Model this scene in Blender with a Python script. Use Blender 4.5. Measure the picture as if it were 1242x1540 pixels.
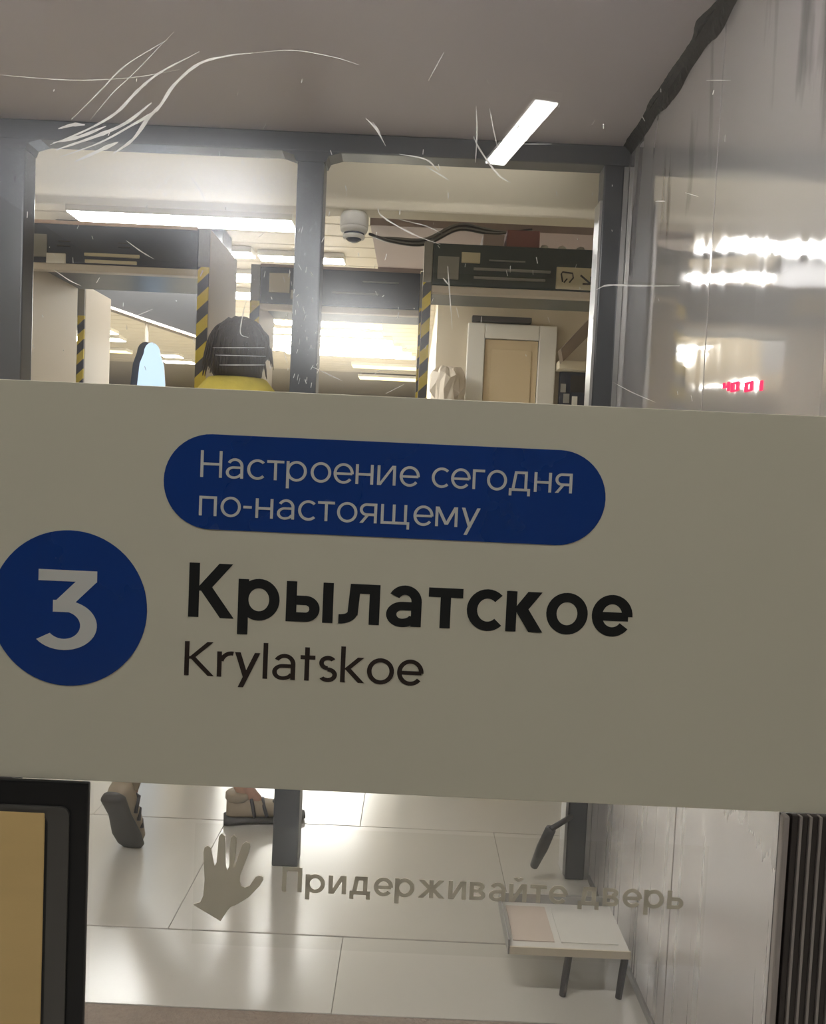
import bpy, bmesh, math, random
from mathutils import Vector, Matrix
from mathutils.geometry import tessellate_polygon
random.seed(7)
for o in list(bpy.data.objects): bpy.data.objects.remove(o)
scn = bpy.context.scene
C = scn.collection
R = math.radians

# ------------------------------------------------------------------ camera
FPX, CXP, CYP = 1200.0, 621.0, 770.0          # focal length and centre for a 1242x1540 frame
PITCH, ROLL, CAMH = R(2.9), R(2.6), 1.2
_f = Vector((0, math.cos(PITCH), -math.sin(PITCH)))
_u0 = Vector((0, math.sin(PITCH), math.cos(PITCH)))
_x0 = Vector((1, 0, 0))
_r = _x0*math.cos(ROLL) + _u0*math.sin(ROLL)
_u = -_x0*math.sin(ROLL) + _u0*math.cos(ROLL)
CAM = Vector((0, 0, CAMH))
cd = bpy.data.cameras.new('camera'); cam = bpy.data.objects.new('camera', cd); C.objects.link(cam)
cd.sensor_fit = 'VERTICAL'; cd.sensor_height = 36; cd.sensor_width = 36*1242/1540
cd.lens = 36*FPX/1540; cd.clip_start = 0.02; cd.clip_end = 100
m = Matrix((_r, _u, -_f)).transposed().to_4x4(); m.translation = CAM
cam.matrix_world = m
scn.camera = cam

def ray(px, py):
    return _f + _r*((px-CXP)/FPX) - _u*((py-CYP)/FPX)
def at(px, py, Y):                              # the point seen at a pixel, at depth Y
    d = ray(px, py); return CAM + d*(Y/d.y)
def onz(px, py, z):                             # the point seen at a pixel, at height z
    d = ray(px, py); return CAM + d*((z-CAMH)/d.z)
def onx(px, py, x):
    d = ray(px, py); return CAM + d*(x/d.x)

# ------------------------------------------------------------------ world, exposure
w = bpy.data.worlds.new('world'); scn.world = w; w.use_nodes = True
w.node_tree.nodes['Background'].inputs[0].default_value = (0.9, 0.92, 1, 1)
w.node_tree.nodes['Background'].inputs[1].default_value = 0.02
scn.view_settings.view_transform = 'Standard'; scn.view_settings.look = 'None'
scn.view_settings.exposure = 0.0; scn.view_settings.gamma = 1.0
scn.view_settings.use_curve_mapping = False
scn.cycles.use_light_tree = False; scn.cycles.use_adaptive_sampling = True; scn.cycles.adaptive_threshold = 0.02
scn.cycles.max_bounces = 7; scn.cycles.diffuse_bounces = 4; scn.cycles.glossy_bounces = 4; scn.cycles.transparent_max_bounces = 16
scn.cycles.caustics_reflective = False; scn.cycles.caustics_refractive = False
LAMP_HALL = 62.0      # luminance of the lamps in the station hall
LAMP_FAR = 34.0
FILL_NEAR = 14.5  # luminance of the unseen lamps added on the near side
FILL_VEST = 45.0     # luminance of the unseen lamps added in the vestibule

# ------------------------------------------------------------------ materials
def srgb(r, g, b):
    f = lambda c: (c/255/12.92) if c/255 <= 0.04045 else ((c/255+0.055)/1.055)**2.4
    return (f(r), f(g), f(b), 1)
class N:
    def __init__(s, name):
        s.m = bpy.data.materials.new(name); s.m.use_nodes = True
        s.t = s.m.node_tree; s.t.nodes.clear(); s.out = s.t.nodes.new('ShaderNodeOutputMaterial')
    def n(s, typ, **kw):
        x = s.t.nodes.new(typ)
        for k, v in kw.items():
            if k.startswith('i_'): x.inputs[k[2:].replace('_', ' ')].default_value = v
            else: setattr(x, k, v)
        return x
    def l(s, a, b): s.t.links.new(a, b)
def mat(name, col, rough=0.5, metal=0.0, var=0.12, scale=6.0, bump=0.0, bscale=60.0, stretch=(1, 1, 1), spec=0.5):
    k = N(name)
    p = k.n('ShaderNodeBsdfPrincipled'); p.inputs['Metallic'].default_value = metal
    p.inputs['Specular IOR Level'].default_value = spec
    tc = k.n('ShaderNodeTexCoord'); mp = k.n('ShaderNodeMapping'); mp.inputs['Scale'].default_value = stretch
    k.l(tc.outputs['Object'], mp.inputs['Vector'])
    nz = k.n('ShaderNodeTexNoise'); nz.inputs['Scale'].default_value = scale; nz.inputs['Detail'].default_value = 5
    k.l(mp.outputs[0], nz.inputs['Vector'])
    mx = k.n('ShaderNodeMix', data_type='RGBA')
    a = [max(0, c*(1-var)) for c in col[:3]] + [1]; b = [min(1, c*(1+var)) for c in col[:3]] + [1]
    mx.inputs[6].default_value = a; mx.inputs[7].default_value = b
    k.l(nz.outputs['Fac'], mx.inputs[0]); k.l(mx.outputs[2], p.inputs['Base Color'])
    mr = k.n('ShaderNodeMapRange'); mr.inputs[3].default_value = max(0.02, rough*0.8); mr.inputs[4].default_value = min(1, rough*1.2)
    k.l(nz.outputs['Fac'], mr.inputs[0]); k.l(mr.outputs[0], p.inputs['Roughness'])
    if bump:
        n2 = k.n('ShaderNodeTexNoise'); n2.inputs['Scale'].default_value = bscale
        k.l(mp.outputs[0], n2.inputs['Vector'])
        bp = k.n('ShaderNodeBump'); bp.inputs['Strength'].default_value = bump; bp.inputs['Distance'].default_value = 0.01
        k.l(n2.outputs['Fac'], bp.inputs['Height']); k.l(bp.outputs[0], p.inputs['Normal'])
    k.l(p.outputs[0], k.out.inputs[0])
    return k.m
def emis(name, col, s):
    k = N(name); e = k.n('ShaderNodeEmission'); e.inputs[0].default_value = col
    e.inputs[1].default_value = s; k.l(e.outputs[0], k.out.inputs[0]); return k.m
def glassmat(name, refl=1.0, haze=0.05, tint=(0.97, 0.98, 0.96, 1), patch=True):
    k = N(name)
    tr = k.n('ShaderNodeBsdfTransparent'); tr.inputs[0].default_value = tint
    gl = k.n('ShaderNodeBsdfGlossy'); gl.inputs['Roughness'].default_value = 0.0
    fr = k.n('ShaderNodeFresnel'); fr.inputs[0].default_value = 1.5
    ml = k.n('ShaderNodeMath', operation='MULTIPLY', use_clamp=True); ml.inputs[1].default_value = refl
    k.l(fr.outputs[0], ml.inputs[0])
    m1 = k.n('ShaderNodeMixShader'); k.l(ml.outputs[0], m1.inputs[0]); k.l(tr.outputs[0], m1.inputs[1]); k.l(gl.outputs[0], m1.inputs[2])
    tl = k.n('ShaderNodeBsdfTranslucent'); tl.inputs[0].default_value = (0.95, 0.95, 0.97, 1)
    df = k.n('ShaderNodeBsdfDiffuse'); df.inputs[0].default_value = (0.8, 0.8, 0.8, 1)
    m0 = k.n('ShaderNodeMixShader'); m0.inputs[0].default_value = 0.5
    k.l(tl.outputs[0], m0.inputs[1]); k.l(df.outputs[0], m0.inputs[2])
    rf = k.n('ShaderNodeBsdfRefraction'); rf.inputs[0].default_value = (0.88, 0.91, 1, 1); rf.inputs['Roughness'].default_value = 0.55; rf.inputs['IOR'].default_value = 1.16
    m3 = k.n('ShaderNodeMixShader'); m3.inputs[0].default_value = 0.8
    k.l(m0.outputs[0], m3.inputs[1]); k.l(rf.outputs[0], m3.inputs[2]); m0 = m3
    tc = k.n('ShaderNodeTexCoord'); nz = k.n('ShaderNodeTexNoise'); nz.inputs['Scale'].default_value = 5.0; nz.inputs['Detail'].default_value = 6
    k.l(tc.outputs['Object'], nz.inputs['Vector'])
    mr = k.n('ShaderNodeMapRange'); mr.inputs[1].default_value = 0.3; mr.inputs[2].default_value = 0.8
    mr.inputs[3].default_value = haze*(0.5 if patch else 0.9); mr.inputs[4].default_value = haze*(1.7 if patch else 1.1)
    k.l(nz.outputs['Fac'], mr.inputs[0])
    m2 = k.n('ShaderNodeMixShader'); k.l(mr.outputs[0], m2.inputs[0]); k.l(m1.outputs[0], m2.inputs[1]); k.l(m0.outputs[0], m2.inputs[2])
    k.l(m2.outputs[0], k.out.inputs[0]); return k.m
def steelmat(name):
    k = N(name)
    p = k.n('ShaderNodeBsdfPrincipled'); p.inputs['Metallic'].default_value = 0.62
    tc = k.n('ShaderNodeTexCoord')
    mp = k.n('ShaderNodeMapping'); mp.inputs['Scale'].default_value = (1, 34, 0.9); k.l(tc.outputs['Object'], mp.inputs['Vector'])
    n1 = k.n('ShaderNodeTexNoise'); n1.inputs['Scale'].default_value = 1.0; n1.inputs['Detail'].default_value = 6; k.l(mp.outputs[0], n1.inputs['Vector'])
    mr = k.n('ShaderNodeMapRange'); mr.inputs[1].default_value = 0.3; mr.inputs[2].default_value = 0.75
    mr.inputs[3].default_value = 0.02; mr.inputs[4].default_value = 0.085
    k.l(n1.outputs['Fac'], mr.inputs[0])
    sz_ = k.n('ShaderNodeSeparateXYZ'); k.l(tc.outputs['Object'], sz_.inputs[0])
    sc_ = k.n('ShaderNodeMapRange'); sc_.inputs[1].default_value = 1.0; sc_.inputs[2].default_value = 0.6; sc_.inputs[3].default_value = 0.0; sc_.inputs[4].default_value = 0.24   # scuffed below knee height
    k.l(sz_.outputs[2], sc_.inputs[0])
    ar = k.n('ShaderNodeMath', operation='ADD'); k.l(mr.outputs[0], ar.inputs[0]); k.l(sc_.outputs[0], ar.inputs[1]); k.l(ar.outputs[0], p.inputs['Roughness'])
    # waviness of the sheet
    mp2 = k.n('ShaderNodeMapping'); mp2.inputs['Scale'].default_value = (1, 6, 2.5); k.l(tc.outputs['Object'], mp2.inputs['Vector'])
    n2 = k.n('ShaderNodeTexNoise'); n2.inputs['Scale'].default_value = 1.0; n2.inputs['Detail'].default_value = 1; k.l(mp2.outputs[0], n2.inputs['Vector'])
    bp = k.n('ShaderNodeBump'); bp.inputs['Strength'].default_value = 0.16; bp.inputs['Distance'].default_value = 0.010
    k.l(n2.outputs['Fac'], bp.inputs['Height'])
    bp2 = k.n('ShaderNodeBump'); bp2.inputs['Strength'].default_value = 0.06; bp2.inputs['Distance'].default_value = 0.0005
    k.l(n1.outputs['Fac'], bp2.inputs['Height']); k.l(bp.outputs[0], bp2.inputs['Normal']); k.l(bp2.outputs[0], p.inputs['Normal'])
    # dark runs of grime coming down from the ceiling joint
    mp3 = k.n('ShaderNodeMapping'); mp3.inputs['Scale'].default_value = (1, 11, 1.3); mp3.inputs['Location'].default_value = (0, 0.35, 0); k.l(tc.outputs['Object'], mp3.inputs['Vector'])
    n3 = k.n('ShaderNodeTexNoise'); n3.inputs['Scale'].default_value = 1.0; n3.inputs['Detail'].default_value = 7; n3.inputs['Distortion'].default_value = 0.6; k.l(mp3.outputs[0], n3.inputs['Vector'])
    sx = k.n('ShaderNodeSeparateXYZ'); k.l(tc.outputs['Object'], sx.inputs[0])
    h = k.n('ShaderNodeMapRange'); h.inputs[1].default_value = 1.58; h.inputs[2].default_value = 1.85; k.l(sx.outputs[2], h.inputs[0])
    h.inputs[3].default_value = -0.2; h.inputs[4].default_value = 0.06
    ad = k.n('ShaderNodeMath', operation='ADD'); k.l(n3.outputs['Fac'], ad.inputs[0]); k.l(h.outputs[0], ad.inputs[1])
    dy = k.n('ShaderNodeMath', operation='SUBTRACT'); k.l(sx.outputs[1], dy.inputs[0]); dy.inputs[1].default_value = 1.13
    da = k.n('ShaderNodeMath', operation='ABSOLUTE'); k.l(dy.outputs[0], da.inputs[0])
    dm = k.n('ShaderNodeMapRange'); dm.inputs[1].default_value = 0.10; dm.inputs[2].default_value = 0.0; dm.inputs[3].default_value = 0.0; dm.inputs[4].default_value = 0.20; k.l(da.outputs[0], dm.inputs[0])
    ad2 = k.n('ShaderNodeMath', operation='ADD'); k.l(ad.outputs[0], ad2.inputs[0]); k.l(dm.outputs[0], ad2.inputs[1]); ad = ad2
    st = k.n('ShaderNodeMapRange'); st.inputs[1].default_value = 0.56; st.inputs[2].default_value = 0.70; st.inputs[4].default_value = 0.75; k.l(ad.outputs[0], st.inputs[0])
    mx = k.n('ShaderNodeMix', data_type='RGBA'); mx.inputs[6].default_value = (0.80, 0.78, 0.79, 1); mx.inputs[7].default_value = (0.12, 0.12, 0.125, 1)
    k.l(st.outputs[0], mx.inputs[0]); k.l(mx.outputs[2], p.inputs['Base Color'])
    k.l(p.outputs[0], k.out.inputs[0]); return k.m
def tapemat(name):
    k = N(name); p = k.n('ShaderNodeBsdfPrincipled'); p.inputs['Roughness'].default_value = 0.45
    tc = k.n('ShaderNodeTexCoord'); sx = k.n('ShaderNodeSeparateXYZ'); k.l(tc.outputs['Object'], sx.inputs[0])
    a = k.n('ShaderNodeMath', operation='MULTIPLY_ADD'); k.l(sx.outputs[0], a.inputs[0]); a.inputs[1].default_value = -1.0; k.l(sx.outputs[2], a.inputs[2])
    b = k.n('ShaderNodeMath', operation='MULTIPLY'); k.l(a.outputs[0], b.inputs[0]); b.inputs[1].default_value = 1/0.115
    c = k.n('ShaderNodeMath', operation='FRACT'); k.l(b.outputs[0], c.inputs[0])
    d = k.n('ShaderNodeMath', operation='GREATER_THAN'); k.l(c.outputs[0], d.inputs[0]); d.inputs[1].default_value = 0.5
    mx = k.n('ShaderNodeMix', data_type='RGBA'); mx.inputs[6].default_value = (0.04, 0.04, 0.045, 1); mx.inputs[7].default_value = (0.72, 0.55, 0.04, 1)
    k.l(d.outputs[0], mx.inputs[0]); k.l(mx.outputs[2], p.inputs['Base Color']); k.l(p.outputs[0], k.out.inputs[0]); return k.m

M = {}
M['vinyl'] = mat('white_vinyl', (0.71, 0.675, 0.555), 0.36, var=0.02, scale=3, bump=0.03, bscale=25)
M['blue'] = mat('blue_vinyl', (0.010, 0.052, 0.27), 0.27, var=0.05, bump=0.06, bscale=18)
M['print_white'] = mat('white_print', (0.70, 0.70, 0.68), 0.4, var=0.02)
M['print_black'] = mat('black_print', (0.009, 0.010, 0.011), 0.5, var=0.1)
M['print_brown'] = mat('dark_brown_print', (0.028, 0.017, 0.014), 0.5, var=0.1)
def frostmat():
    k = N('frosted_grey_print'); a = k.n('ShaderNodeBsdfDiffuse'); b = k.n('ShaderNodeBsdfTranslucent')
    tc = k.n('ShaderNodeTexCoord'); nz = k.n('ShaderNodeTexNoise'); nz.inputs['Scale'].default_value = 60; k.l(tc.outputs['Object'], nz.inputs['Vector'])
    mx = k.n('ShaderNodeMix', data_type='RGBA'); mx.inputs[6].default_value = (0.73, 0.70, 0.62, 1); mx.inputs[7].default_value = (0.80, 0.77, 0.69, 1)
    k.l(nz.outputs['Fac'], mx.inputs[0]); k.l(mx.outputs[2], a.inputs[0]); k.l(mx.outputs[2], b.inputs[0])
    m1 = k.n('ShaderNodeMixShader'); m1.inputs[0].default_value = 0.58; k.l(a.outputs[0], m1.inputs[1]); k.l(b.outputs[0], m1.inputs[2])
    k.l(m1.outputs[0], k.out.inputs[0]); return k.m
M['print_grey'] = frostmat()
M['black'] = mat('black_frame', (0.012, 0.012, 0.014), 0.32, var=0.2)
M['bezel'] = mat('dark_bezel', (0.13, 0.125, 0.12), 0.25, metal=0.3, var=0.2)
M['brass'] = mat('brushed_brass', (0.84, 0.60, 0.27), 0.42, metal=0.0, var=0.12, scale=4, stretch=(1, 1, 6))
M['rib_dark'] = mat('ribbed_rubber', (0.055, 0.045, 0.043), 0.4, var=0.15)
M['rib_light'] = mat('rib_edge_metal', (0.42, 0.38, 0.36), 0.35, metal=0.2, var=0.1)
M['alu'] = mat('satin_aluminium', (0.5, 0.5, 0.5), 0.35, metal=0.9, var=0.05)
M['frame'] = mat('graphite_frame', (0.08, 0.088, 0.10), 0.3, metal=0.35, var=0.25, scale=9, stretch=(1, 1, 0.3))
M['ceil'] = mat('painted_ceiling', (0.75, 0.71, 0.76), 0.6, var=0.04, scale=2.2, spec=0.3)
M['steel'] = steelmat('brushed_steel')
M['seam'] = mat('black_sealant', (0.02, 0.02, 0.018), 0.55, var=0.5, scale=30, bump=0.6, bscale=40)
M['tile'] = mat('polished_stone_tile', (0.55, 0.53, 0.475), 0.19, var=0.07, scale=2.5)
M['grout'] = mat('grout', (0.31, 0.29, 0.25), 0.6)
M['mat_brown'] = mat('coarse_brown_floor', (0.27, 0.21, 0.165), 0.7, var=0.25, scale=70, bump=0.5, bscale=120)
M['beige'] = mat('beige_fascia', (0.80, 0.73, 0.58), 0.55, var=0.05)
M['hallwall'] = mat('beige_wall', (0.60, 0.53, 0.41), 0.55, var=0.06)
M['darkwall'] = mat('grey_brown_wall', (0.40, 0.36, 0.30), 0.6, var=0.1)
M['slat'] = mat('ceiling_slat', (0.60, 0.54, 0.44), 0.5, var=0.05)
M['pink'] = mat('dusty_pink_panel', (0.42, 0.33, 0.31), 0.55, var=0.1)
M['white'] = mat('white_paint', (0.80, 0.78, 0.73), 0.45, var=0.03)
M['cream'] = mat('cream_panel', (0.68, 0.55, 0.36), 0.5, var=0.05)
M['green'] = mat('dark_green_housing', (0.025, 0.042, 0.042), 0.35, var=0.2)
M['navy'] = mat('navy_housing', (0.035, 0.045, 0.075), 0.35, var=0.2)
M['upright'] = mat('cream_upright', (0.62, 0.55, 0.46), 0.45, var=0.05)
M['tape'] = tapemat('hazard_tape')
M['grey'] = mat('grey_plastic', (0.33, 0.33, 0.32), 0.5)
M['sticker'] = mat('paper_sticker', (0.72, 0.66, 0.50), 0.6, var=0.05)
M['dark'] = mat('dark_plastic', (0.03, 0.03, 0.035), 0.4)
M['smoke'] = mat('smoked_dome', (0.02, 0.03, 0.06), 0.12)
M['red'] = mat('red_plastic', (0.28, 0.10, 0.09), 0.5)
M['hair'] = mat('dark_hair', (0.03, 0.022, 0.02), 0.5, var=0.4, scale=40, bump=0.6, bscale=45, stretch=(1, 1, 0.25))
M['skin'] = mat('skin', (0.50, 0.30, 0.22), 0.5, var=0.06)
M['yellow'] = mat('yellow_knit', (0.78, 0.64, 0.12), 0.8, var=0.2, scale=25, bump=0.3)
M['shorts'] = mat('dark_cloth', (0.05, 0.05, 0.07), 0.8)
M['sole'] = mat('dark_sole', (0.035, 0.034, 0.033), 0.6, var=0.2)
M['shoe'] = mat('taupe_shoe', (0.33, 0.27, 0.19), 0.6, var=0.25, scale=20)
def scratchmat():
    k = N('scratch_mark'); a = k.n('ShaderNodeBsdfDiffuse'); a.inputs[0].default_value = (0.9, 0.9, 0.88, 1)
    b = k.n('ShaderNodeBsdfTranslucent'); b.inputs[0].default_value = (0.95, 0.95, 0.93, 1)
    tc = k.n('ShaderNodeTexCoord'); nz = k.n('ShaderNodeTexNoise'); nz.inputs['Scale'].default_value = 90; k.l(tc.outputs['Object'], nz.inputs['Vector'])
    mr = k.n('ShaderNodeMapRange'); mr.inputs[3].default_value = 0.0; mr.inputs[4].default_value = 0.45; k.l(nz.outputs['Fac'], mr.inputs[0])
    m1 = k.n('ShaderNodeMixShader'); m1.inputs[0].default_value = 0.7; k.l(a.outputs[0], m1.inputs[1]); k.l(b.outputs[0], m1.inputs[2])
    t = k.n('ShaderNodeBsdfTransparent'); m2 = k.n('ShaderNodeMixShader'); k.l(mr.outputs[0], m2.inputs[0]); k.l(m1.outputs[0], m2.inputs[1]); k.l(t.outputs[0], m2.inputs[2])
    k.l(m2.outputs[0], k.out.inputs[0]); return k.m
M['scratch'] = scratchmat()
M['lamp'] = emis('hall_lamp_diffuser', (1, 0.985, 0.96, 1), LAMP_HALL)
M['lampfar'] = emis('far_lamp_diffuser', (1, 0.975, 0.90, 1), LAMP_FAR)
M['lampwarm'] = emis('warm_lamp_diffuser', (1, 0.86, 0.40, 1), 3.0)
M['fillnear'] = emis('added_near_lamp', (1, 0.99, 0.93, 1), FILL_NEAR)
M['fillvest'] = emis('added_vestibule_lamp', (1, 0.96, 0.92, 1), FILL_VEST)
M['lampmirror'] = emis('slanted_lamp_diffuser', (1, 0.99, 0.93, 1), 22.0)
M['fillportal'] = emis('added_portal_lamp', (1, 0.97, 0.9, 1), 5.0)
M['led'] = emis('mirrored_red_led', (1, 0.03, 0.10, 1), 2.0)  # glow stands in for the mirrored clock digits
M['screen'] = emis('pale_blue_screen', (0.60, 0.78, 1, 1), 1.35)
M['glass'] = glassmat('door_glass', 1.9, 0.055)
M['film'] = glassmat('clear_film', 0.5, 0.03, (0.985, 0.98, 0.965, 1), patch=False)

# ------------------------------------------------------------------ mesh helpers
def link(name, me, m, parent=None):
    o = bpy.data.objects.new(name, me); C.objects.link(o)
    if m is not None:
        o.data.materials.clear(); o.data.materials.append(M[m] if isinstance(m, str) else m)
    if parent is not None: o.parent = parent
    return o
def obj(name, bm, m, parent=None, smooth=False):
    me = bpy.data.meshes.new(name); bmesh.ops.recalc_face_normals(bm, faces=bm.faces)
    bm.to_mesh(me); bm.free()
    if smooth:
        for p in me.polygons: p.use_smooth = True
    return link(name, me, m, parent)
def tag(o, label, cat, group=None):
    o['label'] = label; o['category'] = cat
    if group: o['group'] = group
    return o
def struct(o, label=None):
    o['kind'] = 'structure'
    if label: o['label'] = label
    return o
def thing(name, label, cat, group=None, loc=(0, 0, 0)):
    o = bpy.data.objects.new(name, None); C.objects.link(o); o.location = loc
    o.empty_display_size = 0.1
    return tag(o, label, cat, group)
def bx(x0, x1, y0, y1, z0, z1, bevel=0.0, bm=None, seg=2):
    bm = bm or bmesh.new()
    r = bmesh.ops.create_cube(bm, size=1)
    vs = r['verts']
    for v in vs:
        v.co = Vector(((x0+x1)/2 + v.co.x*(x1-x0), (y0+y1)/2 + v.co.y*(y1-y0), (z0+z1)/2 + v.co.z*(z1-z0)))
    if bevel:
        es = list({e for v in vs for e in v.link_edges})
        bmesh.ops.bevel(bm, geom=es, offset=bevel, segments=seg, affect='EDGES', profile=0.6)
    return bm
def box(name, m, x0, x1, y0, y1, z0, z1, parent=None, bevel=0.0):
    return obj(name, bx(x0, x1, y0, y1, z0, z1, bevel), m, parent)
def prism(pts, axis, a, b, bm=None):
    """polygon pts (2D) extruded along axis 'x','y','z' from a to b"""
    bm = bm or bmesh.new()
    def mk(p, t):
        return {'x': (t, p[0], p[1]), 'y': (p[0], t, p[1]), 'z': (p[0], p[1], t)}[axis]
    A = [bm.verts.new(mk(p, a)) for p in pts]; B = [bm.verts.new(mk(p, b)) for p in pts]
    n = len(pts)
    tess = tessellate_polygon([[Vector((p[0], p[1], 0)) for p in pts]])
    for tri in tess:
        bm.faces.new([A[i] for i in tri]); bm.faces.new([B[i] for i in tri[::-1]])
    for i in range(n): bm.faces.new((A[i], B[i], B[(i+1) % n], A[(i+1) % n]))
    return bm
def tube(path, rad, bm=None, seg=8, close=True):
    bm = bm or bmesh.new()
    path = [Vector(p) for p in path]
    rs = rad if isinstance(rad, (list, tuple)) else [rad]*len(path)
    rings = []
    prev = None
    for i, p in enumerate(path):
        t = (path[min(i+1, len(path)-1)] - path[max(i-1, 0)]).normalized()
        ref = Vector((0, 0, 1)) if abs(t.z) < 0.9 else Vector((1, 0, 0))
        if prev is not None: ref = prev
        a = t.cross(ref).normalized(); b = a.cross(t).normalized(); prev = b
        rings.append([bm.verts.new(p + (a*math.cos(2*math.pi*k/seg) + b*math.sin(2*math.pi*k/seg))*rs[i]) for k in range(seg)])
    for r1, r2 in zip(rings, rings[1:]):
        for k in range(seg): bm.faces.new((r1[k], r1[(k+1) % seg], r2[(k+1) % seg], r2[k]))
    if close:
        bm.faces.new(rings[0][::-1]); bm.faces.new(rings[-1])
    return bm
def lathe(profile, seg=28, cx=0, cy=0, bm=None):
    bm = bm or bmesh.new()
    rings = []
    for r, z in profile:
        rings.append([bm.verts.new((cx + r*math.cos(2*math.pi*k/seg), cy + r*math.sin(2*math.pi*k/seg), z)) for k in range(seg)])
    for a, b in zip(rings, rings[1:]):
        for k in range(seg): bm.faces.new((a[k], a[(k+1) % seg], b[(k+1) % seg], b[k]))
    bm.faces.new(rings[0][::-1]); bm.faces.new(rings[-1])
    return bm
def catmull(pts, n=6):
    P = [Vector(p) for p in pts]; P = [2*P[0]-P[1]] + P + [2*P[-1]-P[-2]]
    out = []
    for i in range(1, len(P)-2):
        for k in range(n):
            t = k/n
            out.append(0.5*((2*P[i]) + (P[i+1]-P[i-1])*t + (2*P[i-1]-5*P[i]+4*P[i+1]-P[i+2])*t*t + (3*P[i]-P[i-1]-3*P[i+1]+P[i+2])*t**3))
    out.append(P[-2]); return out

# ================================================================== THE SETTING
DY = 0.60                 # plane of the glass door
PY = 2.37                 # plane of the inner glazed partition
WX = 0.578                # steel wall
VC = 2.158                # vestibule ceiling
HC = 3.0                  # hall ceiling
NC = 3.0                  # ceiling on the near side

# --- floor with tiles
floor = struct(obj('floor', bx(-8, 3, -6.2, 20.2, -0.12, -0.006), 'grout'))
tile_me = {}
def tile(x0, x1, y0, y1):
    key = (round(x1-x0, 3), round(y1-y0, 3))
    if key not in tile_me:
        bm = bx(-key[0]/2, key[0]/2, -key[1]/2, key[1]/2, -0.006, 0.0, 0.001, seg=1)
        me = bpy.data.meshes.new('tile'); bm.to_mesh(me); bm.free(); me.materials.append(M['tile']); tile_me[key] = me
    o = bpy.data.objects.new('tile', tile_me[key]); C.objects.link(o); o.parent = floor
    o.location = ((x0+x1)/2, (y0+y1)/2, random.uniform(-0.0006, 0.0004))
TW, TD = 0.9, 0.6
ys = [onz(130, 1508, 0).y, onz(130, 1391, 0).y, onz(350, 1234, 0).y]; TD = ys[2]-ys[1]; ys += [ys[2] + TD*i for i in range(1, 11)]
for j in range(len(ys)-1):
    off = 0.45 if j % 2 else 0.0
    for i in range(-6, 4):
        x0 = i*TW + off - 0.13; x1 = x0 + TW
        if x0 < -5: continue
        tile(x0+0.0005, x1-0.0005, ys[j]+0.002, ys[j+1]-0.002)
st = obj('tiling', bx(-8, 3, ys[-1]+0.002, 20.2, -0.006, 0), 'tile', floor); st['kind'] = 'stuff'
obj('coarse_threshold', bx(-2.0, WX, 0.66, ys[0]-0.004, -0.006, 0.0015), 'mat_brown', floor)
obj('near_tiling', bx(-8, 3, -6.2, 0.655, -0.006, 0), 'tile', floor)['kind'] = 'stuff'

# --- vestibule: ceiling, steel wall, left wall
struct(obj('ceiling', bx(-2.1, WX+0.05, DY+0.04, PY+0.04, VC, VC+0.06), 'ceil'), 'plain grey painted ceiling of the vestibule')
wr = struct(obj('wall_right', bx(WX+0.012, WX+0.10, DY+0.04, PY+0.06, 0, VC), 'grey'), 'brushed steel clad wall on the right')
def steel_panel(y0, y1, rot):
    bm = bx(WX, WX+0.010, y0+0.0015, y1-0.0015, 0.012, VC-0.004, 0.001, seg=1)
    cy = (y0+y1)/2
    bmesh.ops.rotate(bm, verts=bm.verts, cent=(WX+0.005, cy, 1), matrix=Matrix.Rotation(rot, 3, 'Z'))
    obj('panel', bm, 'steel', wr)
steel_panel(1.64, PY+0.05, R(0.15)); steel_panel(1.152, 1.64, R(-0.35)); steel_panel(DY+0.05, 1.152, R(0.5))
struct(obj('wall_left', bx(-2.16, -2.1, DY+0.04, PY+0.06, 0, VC), 'darkwall'))
# irregular black joint between ceiling and steel wall, plus along the partition head
def wander(n, lo, hi, knots):
    k = [random.uniform(lo, hi) for _ in range(knots+2)]; out = []
    for i in range(n+1):
        t = i/n*knots; j = int(t); f = t-j; f = f*f*(3-2*f); out.append(k[j]*(1-f)+k[j+1]*f + random.uniform(-0.0012, 0.0012))
    return out
def ragged(y0, y1, n):
    bm = bmesh.new(); prof = []
    A = wander(n, 0.022, 0.048, 24); B = wander(n, 0.018, 0.044, 20); D = wander(n, 0.003, 0.008, 20)
    for i in range(n+1):
        y = y0 + (y1-y0)*i/n
        a, b, d_ = A[i], B[i], D[i]
        prof.append([bm.verts.new(p) for p in ((WX-0.001-a, y, VC+0.001), (WX-0.001-a*0.7, y, VC-d_), (WX-0.018, y, VC-0.004), (WX-0.010, y, VC-0.012),
                                               (WX-d_, y, VC-b*0.7), (WX+0.001, y, VC-b), (WX+0.002, y, VC+0.002))])
    for p, q in zip(prof, prof[1:]):
        for k in range(7): bm.faces.new((p[k], p[(k+1) % 7], q[(k+1) % 7], q[k]))
    bm.faces.new(prof[0]); bm.faces.new(prof[-1][::-1])
    return bm
struct(obj('trim_1', ragged(DY+0.05, PY-0.03, 160), 'seam'), 'ragged black sealant joint between ceiling and steel wall')
struct(obj('baseboard_right', bx(WX-0.006, WX+0.01, DY+0.05, PY-0.04, 0, 0.02, 0.002), 'alu'))

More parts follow.
